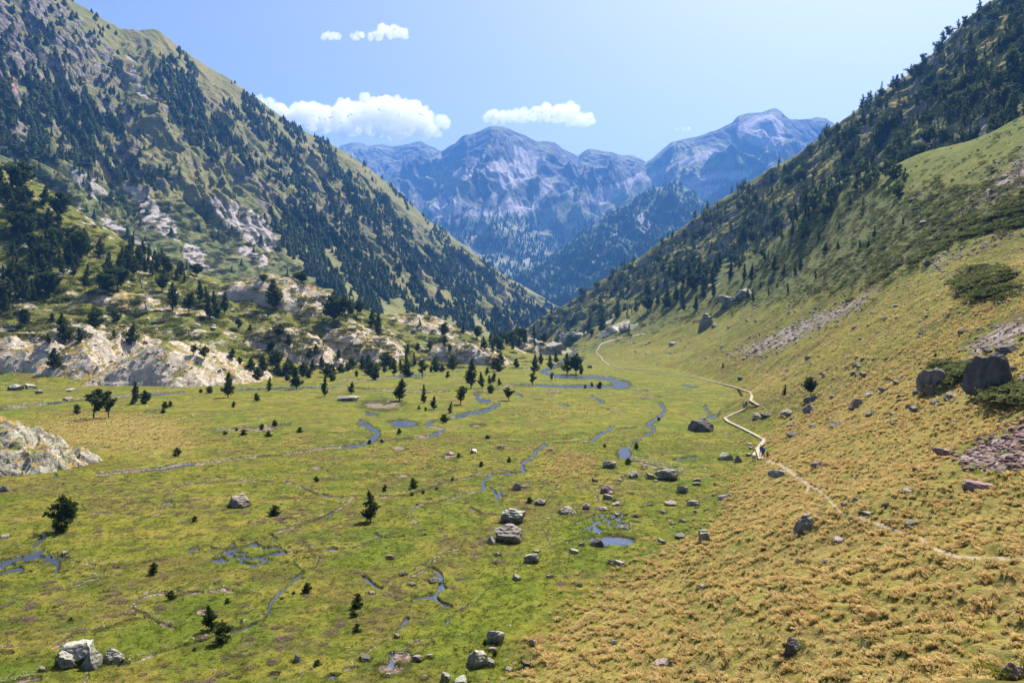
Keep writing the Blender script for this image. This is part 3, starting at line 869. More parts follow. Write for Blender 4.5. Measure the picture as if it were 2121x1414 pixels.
def right_masks(X, Y, Z, T, U, V):
    nj = fbm(X / 50, Y / 50, 4, 405)
    grass = 0
    for poly in [[(2121, 0), (2121, 60), (2060, 120), (2030, 130), (2050, 60), (2090, 20)], [(1830, 290), (1920, 235), (1960, 215), (1930, 250), (1860, 300)], [(1560, 410), (1640, 360), (1720, 330), (1700, 360), (1600, 430)],
                 [(1960, 170), (2000, 160), (1980, 190), (1950, 200)], [(1990, 90), (2050, 40), (2050, 90), (2020, 110)]]:
        grass = np.maximum(grass, pj(U, V, X, Y, poly, 6, 25))
    return dict(rock=0.16 + 0.25 * nj + 0.45 * (1 - sstep(0.10, 0.22, T)) - 0.5 * grass, scree=0.15 + 0 * nj, shrub=0.62 * (1 - grass) + 0.2 * nj, red=0 * nj)


right_sky = [(2900, -500, 560), (2500, -300, 600), (2121, -45, 640), (2040, 12, 660), (1980, 62, 680), (1900, 140, 700), (1840, 180, 715), (1790, 217, 730), (1735, 255, 750), (1690, 292, 770), (1640, 322, 790), (1590, 352, 800), (1540, 384, 820), (1490, 416, 830),
             (1440, 452, 850), (1380, 492, 860), (1330, 528, 880), (1250, 580, 900), (1190, 618, 930), (1130, 655, 960), (1060, 700, 1000), (980, 740, 1040)][::-1]
right_base = [(2900, 300, 300), (2500, 330, 310), (2121, 330, 330), (1900, 400, 390), (1750, 450, 440), (1650, 520, 470), (1600, 560, 490), (1450, 630, 560), (1300, 700, 640), (1200, 740, 700), (1060, 790, 780), (980, 810, 800)][::-1]
right_mtn = tag(sheet('right_mountain', right_sky, right_base, 0.86, right_relief, M['right_mtn'], 560, 420, 1000, 2700, right_masks), kind='structure')


def far_relief(X, Y, Z, T, u):
    fade = np.clip((1 - T) * 4, 0.07, 1) * np.clip(T * 5, 0.1, 1)
    w = 180 * fbm(X / 900, Y / 900, 3, 201)
    # ribs run down towards the camera from the skyline
    r1 = ridged((X + w) / 520, (Y + w) / 1500, 4, 211, gain=0.52) - 0.8
    r2 = ridged((X + w) / 150, (Y - w) / 420, 3, 212) - 0.8
    hi = sstep(0.35, 0.8, T)
    kn = np.maximum(0, fbm(X / 420, Y / 420, 3, 213)) * sstep(0.25, 0.4, T) * (1 - sstep(0.6, 0.8, T))
    return fade * 25 * fbm(X / 120, Y / 120, 3, 217), fade * (r1 * (50 + 130 * hi) + r2 * (8 + 22 * hi) + kn * 130)


def far_masks(X, Y, Z, T, U, V):
    def zp(pts): return [(700 + a / 2.977, 150 + b / 2.977) for a, b in pts]
    def zr(pts): return [(1400 + a / 2.942, b / 2.942) for a, b in pts]
    polys = [zp([(1090, 450), (1130, 460), (1180, 520), (1290, 520), (1250, 600), (1100, 700), (1000, 760), (960, 850), (880, 870), (940, 780), (980, 720), (970, 640), (890, 590), (990, 540), (1000, 510), (1060, 570), (1095, 530)]),
             zp([(600, 790), (660, 760), (680, 820), (700, 760), (850, 830), (960, 860), (1060, 780), (1200, 830), (1240, 760), (1340, 660), (1310, 720), (1220, 850), (1100, 890), (850, 890), (690, 880), (690, 940), (640, 920), (560, 850)]),
             zp([(1590, 700), (1640, 710), (1720, 705), (1800, 660), (1870, 610), (1900, 640), (1800, 720), (1600, 830), (1480, 790), (1560, 760)]),
             zp([(1390, 700), (1480, 760), (1560, 800), (1500, 800), (1400, 730)]), zp([(690, 600), (840, 610), (790, 670), (720, 650)]), zp([(1900, 640), (2114, 540), (2114, 570), (1960, 640), (1880, 680)]),
             zp([(1260, 650), (1320, 660), (1290, 720), (1250, 750)]), zp([(500, 760), (600, 850), (640, 900), (600, 900), (540, 830)]),
             zr([(395, 750), (480, 700), (590, 690), (650, 760), (660, 880), (640, 930), (560, 920), (440, 860), (370, 800)]), zr([(0, 990), (150, 920), (280, 900), (230, 960), (60, 1010)]), zr([(20, 1100), (200, 1060), (420, 1040), (520, 1000), (430, 1080), (200, 1100), (100, 1160)]),
             zr([(0, 1150), (200, 1130), (320, 1120), (150, 1230), (0, 1300)])]
    scree = 0.20 + 0.12 * fbm(X / 500, Y / 500, 3, 220)
    for p in polys:
        scree = np.maximum(scree, 0.95 * pj(U, V, X, Y, p, 3.5, 160))
    crag = 0
    for p in [zp([(20, 440), (480, 410), (640, 490), (560, 640), (350, 640), (200, 600)]), zp([(640, 500), (880, 360), (1050, 340), (1380, 450), (1480, 510), (1560, 460), (1760, 510), (1900, 545), (1880, 620), (1700, 700), (1600, 690), (1580, 760), (1400, 700), (1360, 650), (1240, 640), (1280, 520), (1180, 500), (1090, 440), (1080, 540), (1000, 500), (980, 540), (880, 580), (700, 600), (650, 560)]),
              zp([(810, 650), (880, 620), (970, 660), (975, 720), (880, 800), (770, 780), (830, 720)]), zp([(1070, 740), (1180, 670), (1250, 720), (1180, 800), (1090, 780)]), zp([(1230, 850), (1290, 740), (1360, 700), (1400, 760), (1320, 830)]),
              zp([(330, 660), (480, 640), (640, 690), (700, 820), (560, 830), (420, 760)]), zr([(0, 860), (340, 745), (390, 690), (380, 800), (300, 850), (100, 900), (0, 930)]), zr([(640, 700), (950, 750), (900, 900), (720, 960), (680, 860), (660, 780)]), zr([(430, 870), (570, 935), (480, 945), (330, 930)])]:
        crag = np.maximum(crag, pj(U, V, X, Y, p, 4, 160))
    rock = -0.15 + 0.85 * crag - 0.8 * (scree > 0.7) - 0.3 * (T < 0.3) * (1 - crag)
    shrub = 0.62 * (1 - sstep(0.2, 0.34, T)) + 0.2 * (1 - sstep(0.3, 0.6, T))
    return dict(rock=rock, scree=scree * (0.35 + 0.65 * sstep(0.16, 0.3, T)), shrub=shrub, red=0 * T)


far_sky = [(560, 345, 6600), (650, 318, 6500), (700, 306, 6500), (709, 300, 6500), (727, 296, 6450), (750, 297, 6450), (762, 303, 6400), (791, 301, 6400), (814, 305, 6300), (845, 298, 6200), (861, 293, 6200), (872, 291, 6200), (888, 301, 6000), (915, 315, 5700), (935, 301, 5400), (962, 283, 5100), (996, 273, 5000), (1016, 262, 4950),
           (1034, 263, 4950), (1049, 266, 4950), (1076, 279, 4950), (1113, 293, 5000), (1147, 294, 5050), (1167, 308, 5100), (1197, 321, 5150), (1208, 312, 5150), (1221, 307, 5150), (1244, 313, 5150), (1271, 316, 5150), (1288, 322, 5100), (1315, 323, 5100), (1338, 333, 5100), (1352, 325, 5050), (1375, 305, 5000), (1392, 294, 4900), (1410, 291, 4850),
           (1451, 277, 4800), (1490, 262, 4800), (1516, 252, 4800), (1529, 238, 4800), (1546, 232, 4800), (1577, 233, 4800), (1607, 227, 4800), (1620, 233, 4800), (1635, 245, 4800), (1658, 245, 4850), (1692, 242, 4900), (1709, 246, 4900), (1721, 255, 4900), (1760, 275, 4900), (1900, 360, 5000)]
far_base = [(560, 690, 2300), (900, 700, 2300), (1140, 700, 2300), (1400, 690, 2400), (1900, 690, 2500)]
far_mtn = tag(sheet('far_mountains', far_sky, far_base, 1.35, far_relief, M['far_mtn'], 900, 460, 570, 1890, far_masks, smooth=1.5), kind='structure')


def spur_relief(X, Y, Z, T, u):
    fade = np.clip((1 - T) * 5, 0.1, 1)
    return 0 * X, fade * ((ridged((X * 0.8 + Y * 0.3) / 160, (X - Y) / 700, 4, 231) - 0.8) * 45 + 8 * fbm(X / 50, Y / 50, 3, 232))


def spur_masks(X, Y, Z, T, U, V):
    n = fbm(X / 200, Y / 200, 4, 235)
    sc = pj(U, V, X, Y, [(1320, 440), (1350, 445), (1370, 480), (1345, 500), (1325, 470)], 6, 60)
    sc = np.maximum(sc, pj(U, V, X, Y, [(1285, 455), (1292, 460), (1270, 500), (1262, 500)], 4, 60))
    return dict(rock=-0.25 + 0.25 * n, scree=0.12 + 0.7 * sc, shrub=0.75 + 0.2 * n, red=0.25 * sc)


spur_sky = [(1000, 605, 2700), (1050, 585, 2800), (1100, 556, 2900), (1140, 535, 2950), (1200, 488, 3050), (1240, 458, 3100), (1270, 440, 3150), (1300, 418, 3200), (1330, 400, 3250), (1360, 388, 3300), (1400, 376, 3350), (1440, 400, 3400), (1480, 440, 3400), (1540, 500, 3400)]
spur_base = [(1000, 700, 1900), (1140, 705, 1900), (1300, 700, 1950), (1540, 700, 2000)]
spur = tag(sheet('forested_hill', spur_sky, spur_base, 1.05, spur_relief, M['far_mtn'], 420, 300, 1005, 1535, spur_masks), kind='structure')
# ------------------------------------------------------------------ finding the ground below a pixel
bpy.context.view_layer.update()
DG = bpy.context.evaluated_depsgraph_get()
TERR = {'ground': ground, 'left': left_mtn, 'right': right_mtn, 'far': far_mtn, 'spur': spur}
EV = Vector(EYE)


def ray(u, v):
    a, b = (u - UC) / F_PX, (VC - v) / F_PX
    return Vector((a, CP + b * SP, -SP + b * CP)).normalized()


def hit(u, v, which=('ground', 'left', 'right')):
    """nearest terrain point seen at pixel (u, v)"""
    d = ray(u, v); best = None
    for k in which:
        ok, loc, nor, _ = TERR[k].ray_cast(EV - TERR[k].location, d)
        if ok:
            loc = loc + TERR[k].location
            r = (loc - EV).length
            if best is None or r < best[0]:
                best = (r, loc.copy(), nor.copy(), k)
    return best


def drop(x, y, which=('ground',), top=600):
    """highest terrain point at (x, y)"""
    best = None
    for k in which:
        o = TERR[k]
        ok, loc, nor, _ = o.ray_cast(Vector((x, y, top)) - o.location, Vector((0, 0, -1)))
        if ok:
            loc = loc + o.location
            if best is None or loc.z > best[0].z:
                best = (loc.copy(), nor.copy())
    return best


rng = random.Random(4)
nrng = np.random.default_rng(7)


# ------------------------------------------------------------------ rock outcrops (whalebacks of pale granite)
def outcrop(label, uL, uR, vb, vt, D, depth, seed, mat='granite', crest=0.35, uc_top=None, nx=190, ny=120, rough=1.0, front=5.5, group=None, cell=3.2, skew=0.0, onslope=False, taper=0.45):
    """a heightfield mound: seen between columns uL..uR, foot row vb, top row vt, foot D metres away"""
    if onslope:
        hh = hit((uL + uR) / 2, vb, ('ground', 'right'))
        D = hh[1].y if hh else D
    a, b = P(uL, vb, D), P(uR, vb, D)
    cx, hw = (a[0] + b[0]) / 2, (b[0] - a[0]) / 2
    cy = D + depth * 0.5
    p = np.linspace(-1.12, 1.12, nx); q = np.linspace(-1.12, 1.12, ny)
    p, q = np.meshgrid(p, q)
    x = cx + p * hw; y = cy + q * depth * 0.5 + skew * p * hw
    step = 6
    zz = np.zeros(x.shape)
    ri = list(range(0, ny, step)) + [ny - 1]; ci = list(range(0, nx, step)) + [nx - 1]
    zc = np.array([[(lambda h: h[0].z if h else 0.0)(drop(x[r, c], y[r, c])) for c in ci] for r in ri])
    zc2 = np.stack([np.interp(np.arange(nx), ci, row) for row in zc])
    zg = np.stack([np.interp(np.arange(ny), ri, zc2[:, k]) for k in range(nx)], 1)
    yt = D + depth * crest
    k = (VC - vt) / F_PX
    ztop = EYE[2] + yt * (-SP + k * CP) / (CP + k * SP)
    zmid = float(np.median(zg[:, nx // 4:3 * nx // 4]))
    n1 = fbm(x / (hw * 0.8) + seed, y / (depth * 0.6), 3, seed)
    pp = np.clip(np.abs(p + 0.12 * n1) / 1.0, 0, 1.3)
    ql = np.where(q < (2 * crest - 1), (q - (2 * crest - 1)) / (2 * crest), (q - (2 * crest - 1)) / (2 - 2 * crest))
    ql = np.clip(np.abs(ql) * (1 + 0.25 * n1), 0, 1.4)
    side = np.clip(1 - pp ** 2.6, -0.3, 1)
    prof = np.where(q < (2 * crest - 1), np.clip(1 - ql ** front, -0.5, 1), np.clip(1 - ql ** 1.8, -0.5, 1))
    if uc_top is not None:       # the summit sits off centre
        pc = ((uc_top - (uL + uR) / 2) / ((uR - uL) / 2))
        side = side * np.clip(1 - taper * np.abs(p - pc), 0.08, 1)
    env = np.where((side < 0) | (prof < 0), np.minimum(side, prof), side * prof)
    H = max(ztop - zmid, 1.0)
    if onslope:
        H = min(H, 0.35 * 2 * hw, (vb - vt) / F_PX * D * 0.8)
    s = rough * (0.5 if onslope else min(1.0, H / 8))
    f = cell2(x / cell + 0.5 * noise2(x / 2.5, y / 2.5, 3), y / (cell * 0.8) + 0.5 * noise2(x / 2.5, y / 2.5, 4), seed + 5)
    f3 = cell2(x / (cell * 0.38), y / (cell * 0.33), seed + 6)
    steep = np.clip(1.15 - env, 0.25, 1.0)          # tops are ice worn and smooth, the flanks are broken
    det = ((f[2] - 0.5) * 0.75 * s - 0.5 * s * (1 - sstep(0, 0.12, f[1]))) * steep + (ridged(x / 14, y / 14, 2, seed + 9) - 0.7) * 1.1 * s + fbm(x / 2.2, y / 2.2, 3, seed + 19) * 0.14 * s + (f3[2] - 0.5) * 0.16 * s * steep + (np.round((H * env) / 1.7 + 0.6 * n1) * 1.7 - (H * env + 1.02 * n1)) * 0.45 * np.clip(steep - 0.3, 0, 1)
    z = zg - 2.0 + (H + 2.0) * env + det * sstep(-0.1, 0.25, env)
    xx = x + 0.5 * s * (f[2] - 0.5) * sstep(0, 0.3, env); yy = y + 0.8 * s * (f[2] - 0.5) * sstep(0, 0.3, env)
    base = Vector((cx, cy, float(zmid)))
    me = mesh_np('rock_outcrop', np.stack([xx - base.x, yy - base.y, z - base.z], -1).reshape(-1, 3), grid_faces(ny, nx), [M[mat]], smooth=True)
    o = link('rock_outcrop', me, loc=base)
    tag(o, label, 'rock outcrop', group)
    TERR['rock%d' % len(TERR)] = o
    return o


outcrop('cracked grey rock outcrop rising from the meadow at the left edge, nearest of the outcrops', -260, 190, 985, 826, 90, 17, 1, 'granite_bare', crest=0.45, taper=0.62, uc_top=-190, nx=300, ny=170, rough=1.5, front=2.2, cell=2.0)
outcrop('broad pale whaleback outcrop with a dark grassy ledge above the left stream', 120, 498, 806, 706, 225, 60, 2, crest=0.35, uc_top=290, nx=300, ny=170, rough=1.0, front=2.6)
outcrop('rugged outcrop with dark cliffs left of the broad whaleback', -200, 210, 790, 668, 240, 60, 3, crest=0.35, uc_top=60, nx=260, ny=150, rough=1.7, front=2.6)
outcrop('high pale dome topped with golden grass and a lone round pine', 400, 705, 640, 574, 372, 60, 4, crest=0.35, uc_top=520, nx=220, ny=130)
outcrop('brown ledge with a shaded cliff below three pines', 200, 470, 690, 648, 330, 30, 5, crest=0.4, nx=200, ny=90, rough=1.3, front=3)
outcrop('white rounded slab outcrop amid pines right of the broad whaleback', 468, 700, 752, 676, 300, 50, 6, crest=0.4, uc_top=560, rough=1.2, front=2.2)
outcrop('small broken pale outcrop behind the row of young pines', 640, 830, 752, 690, 330, 40, 7, crest=0.4, rough=1.3, front=2.0)
outcrop('smooth pale outcrop with a flat top beneath the forested mountain', 770, 968, 715, 655, 430, 60, 8, crest=0.4, uc_top=850, rough=0.8, front=2.2)
outcrop('pale blocky outcrop at the far edge of the meadow below the flat topped one', 870, 1062, 760, 714, 350, 30, 9, crest=0.45, rough=1.4, front=3)
outcrop('low pale outcrop beside the far end of the river', 1050, 1180, 745, 706, 470, 40, 10, crest=0.5, rough=1.6, front=2.5)
outcrop('long slab outcrop under the pines on the left hill', 120, 320, 650, 606, 330, 30, 11, crest=0.4, rough=1.0)
outcrop('sunlit slab outcrop at the left edge above the cliffs', -120, 70, 655, 612, 320, 24, 12, crest=0.4, rough=1.0)
bpy.context.view_layer.update()
ROCKS = [k for k in TERR if k.startswith('rock')]
NEAR = ['ground'] + ROCKS


# ------------------------------------------------------------------ trees
def tufts(centres, size, r, per, flat=0.5, upw=0.25, lay=1.0):
    """leaf clumps: `per` slim randomly turned faces around every centre"""
    c = np.repeat(np.asarray(centres), per, 0)
    n = len(c)
    c = c + r.normal(0, 1, (n, 3)) * (np.asarray(size).repeat(per)[:, None] if np.ndim(size) else size) * 0.45
    a = r.normal(0, 1, (n, 3)); a[:, 2] = a[:, 2] * flat + upw
    a /= np.linalg.norm(a, axis=1)[:, None]
    b = np.cross(a, r.normal(0, 1, (n, 3))); b[:, 2] *= lay; b /= np.linalg.norm(b, axis=1)[:, None]
    s = (np.asarray(size).repeat(per) if np.ndim(size) else np.full(n, size)) * r.uniform(0.6, 1.3, n)
    a *= s[:, None] * 0.75; b *= s[:, None] * 0.42
    v = np.stack([c - a, c + b * 0.9, c + a, c - b * 0.9], 1).reshape(-1, 3)
    f = np.arange(4 * n).reshape(-1, 4)
    return v, f


def crown_np(kind, seed, detail=1.0):
    """crown of a tree one metre high; returns verts, faces"""
    r = np.random.default_rng(seed)
    if kind == 'spire':   nb, base, rad, pw, sz, low = 60, 0.06, 0.21, 0.75, 0.050, 0
    elif kind == 'pine':  nb, base, rad, pw, sz, low = 56, 0.12, 0.28, 0.60, 0.062, 0
    elif kind == 'bush':  nb, base, rad, pw, sz, low = 46, 0.03, 0.50, 0.42, 0.095, 0
    elif kind == 'round': nb, base, rad, pw, sz, low = 56, 0.22, 0.42, 0.30, 0.078, 1
    else:                 nb, base, rad, pw, sz, low = 34, 0.28, 0.26, 0.45, 0.070, 1      # open, tall stemmed
    nb = int(nb * detail)
    cs, ss = [], []
    lean = r.normal(0, 0.02, 2)
    lob = r.uniform(0, 6.28, 3)
    for i in range(nb):
        h = base + (1 - base) * (i + r.uniform(0, 1)) / nb
        k = (1 - h) / (1 - base)
        prof = k ** pw
        if low: prof = math.sin(math.pi * min(1, max(0.0, (1 - k) * 0.88 + 0.12))) ** 0.6
        if kind in ('spire', 'pine', 'bush'): prof *= min(1.0, 0.55 + 4 * (h - base))
        az = r.uniform(0, 6.283)
        L = rad * prof * r.uniform(0.62, 1.18) * (1 + 0.18 * math.sin(2 * az + lob[0] + 9 * h) + 0.12 * math.sin(3 * az + lob[1]))
        m = max(2, int(L / (sz * 0.62)))
        for j in range(m):
            f = (j + 0.6) / m
            if f < 0.25 and m > 3: continue
            rr = L * f
            z = h + 0.10 * rr + (0.25 * rr * f if kind != 'spire' else 0.12 * rr)
            cs.append((lean[0] * h * 3 + rr * math.cos(az), lean[1] * h * 3 + rr * math.sin(az), min(z, 1.0)))
            ss.append(sz * r.uniform(0.7, 1.15) * (0.6 + 0.4 * prof))
    for q in (0.0, 0.02, 0.045):
        cs.append((lean[0] * 3, lean[1] * 3, 0.97 - q)); ss.append(sz * 0.45)
    return tufts(cs, np.array(ss) * (1.12 if detail >= 1 else 1.5), r, max(2, int(8 * detail)))


def tube(pts, rads, n=6):
    v, f = [], []
    for k, (p, rr) in enumerate(zip(pts, rads)):
        for i in range(n):
            a = 2 * math.pi * i / n
            v.append((p[0] + rr * math.cos(a), p[1] + rr * math.sin(a), p[2]))
        if k:
            for i in range(n):
                a, b = (k - 1) * n + i, (k - 1) * n + (i + 1) % n
                f.append((a, b, b + n, a + n))
    return v, f


def merge(parts):
    V, Fc, o = [], [], 0
    for v, f in parts:
        V.append(np.asarray(v, float)); Fc.append(np.asarray(f) + o); o += len(V[-1])
    return np.concatenate(V), np.concatenate(Fc)


def trunk_np(kind, seed):
    r = random.Random(seed)
    n = 7
    pts = [(0.012 * math.sin(2.1 * k + seed), 0.012 * math.cos(1.7 * k + seed), -0.04 + k * 0.98 / (n - 1)) for k in range(n)]
    rad = {'spire': 0.020, 'pine': 0.024, 'bush': 0.030, 'round': 0.030, 'open': 0.022}[kind]
    parts = [tube(pts, [rad * (1.25 - 1.15 * k / (n - 1)) for k in range(n)])]
    for k in range(9):          # limbs
        h = r.uniform(0.15, 0.85); a = r.uniform(0, 6.28); L = {'spire': .12, 'pine': .16, 'bush': .3, 'round': .32, 'open': .2}[kind] * (1.1 - h)
        p = [(0, 0, h), (L * .5 * math.cos(a), L * .5 * math.sin(a), h + .12 * L), (L * math.cos(a), L * math.sin(a), h + .35 * L)]
        parts.append(tube(p, [rad * 0.42, rad * 0.3, rad * 0.12], 4))
    return merge(parts)


TREE_MESH = {}
for ki, kind in enumerate(('spire', 'pine', 'bush', 'round', 'open')):
    for s in range(4):
        v, f = crown_np(kind, 100 + 10 * ki + s)
        cm = [mesh_np('crown_' + kind, v, f, [M[m]], smooth=False) for m in ('needles', 'needles_light')]
        tv, tf = trunk_np(kind, 5 + s + ki)
        TREE_MESH[kind, s] = (cm, mesh_np('trunk_' + kind, tv, tf, [M['bark']], smooth=True))
NAMES = {'spire': 'pine_tree', 'pine': 'pine_tree', 'bush': 'young_pine', 'round': 'pine_tree', 'open': 'pine_tree'}
WHX = {'spire': 0.42, 'pine': 0.56, 'bush': 1.0, 'round': 0.84, 'open': 0.52}


def tree(u, v, hpx, wpx=None, kind='pine', label=None, group=None, where=None, light=0, at=None, hm=None, cat=None):
    """one tree whose foot is seen at (u, v) and which stands hpx pixels tall in the photograph"""
    if at is None:
        h = hit(u, v, where or NEAR)
        if h is None: return None
        loc, nor, dist = h[1], h[2], h[0]
    else:
        loc, nor = at; dist = (loc - EV).length
    dep = (loc.y) * CP - (loc.z - EYE[2]) * SP
    H = hm or hpx * dep / F_PX
    w = (wpx * dep / F_PX) / (WHX[kind] * H) if wpx else rng.uniform(0.85, 1.15)
    w = min(max(w, 0.55), 1.7)
    s = rng.randrange(4)
    cm, tm = TREE_MESH[kind, s]
    sink = 0.06 if nor.z > 0.85 else 0.5 * min(1.0, 0.4 * H * w * WHX[kind] * 0.5)
    root = bpy.data.objects.new(NAMES[kind], None)
    root.empty_display_size = 0.3
    COL.objects.link(root)
    root.location = (loc.x, loc.y, loc.z - min(sink, 0.25))
    root.rotation_euler = (0, 0, rng.uniform(0, 6.28))
    root.scale = (H * w, H * w, H)
    tag(root, label, cat or ('young pine' if kind == 'bush' else 'pine tree'), group)
    a = bpy.data.objects.new('trunk', tm); COL.objects.link(a); a.parent = root
    b = bpy.data.objects.new('crown', cm[light]); COL.objects.link(b); b.parent = root
    return root

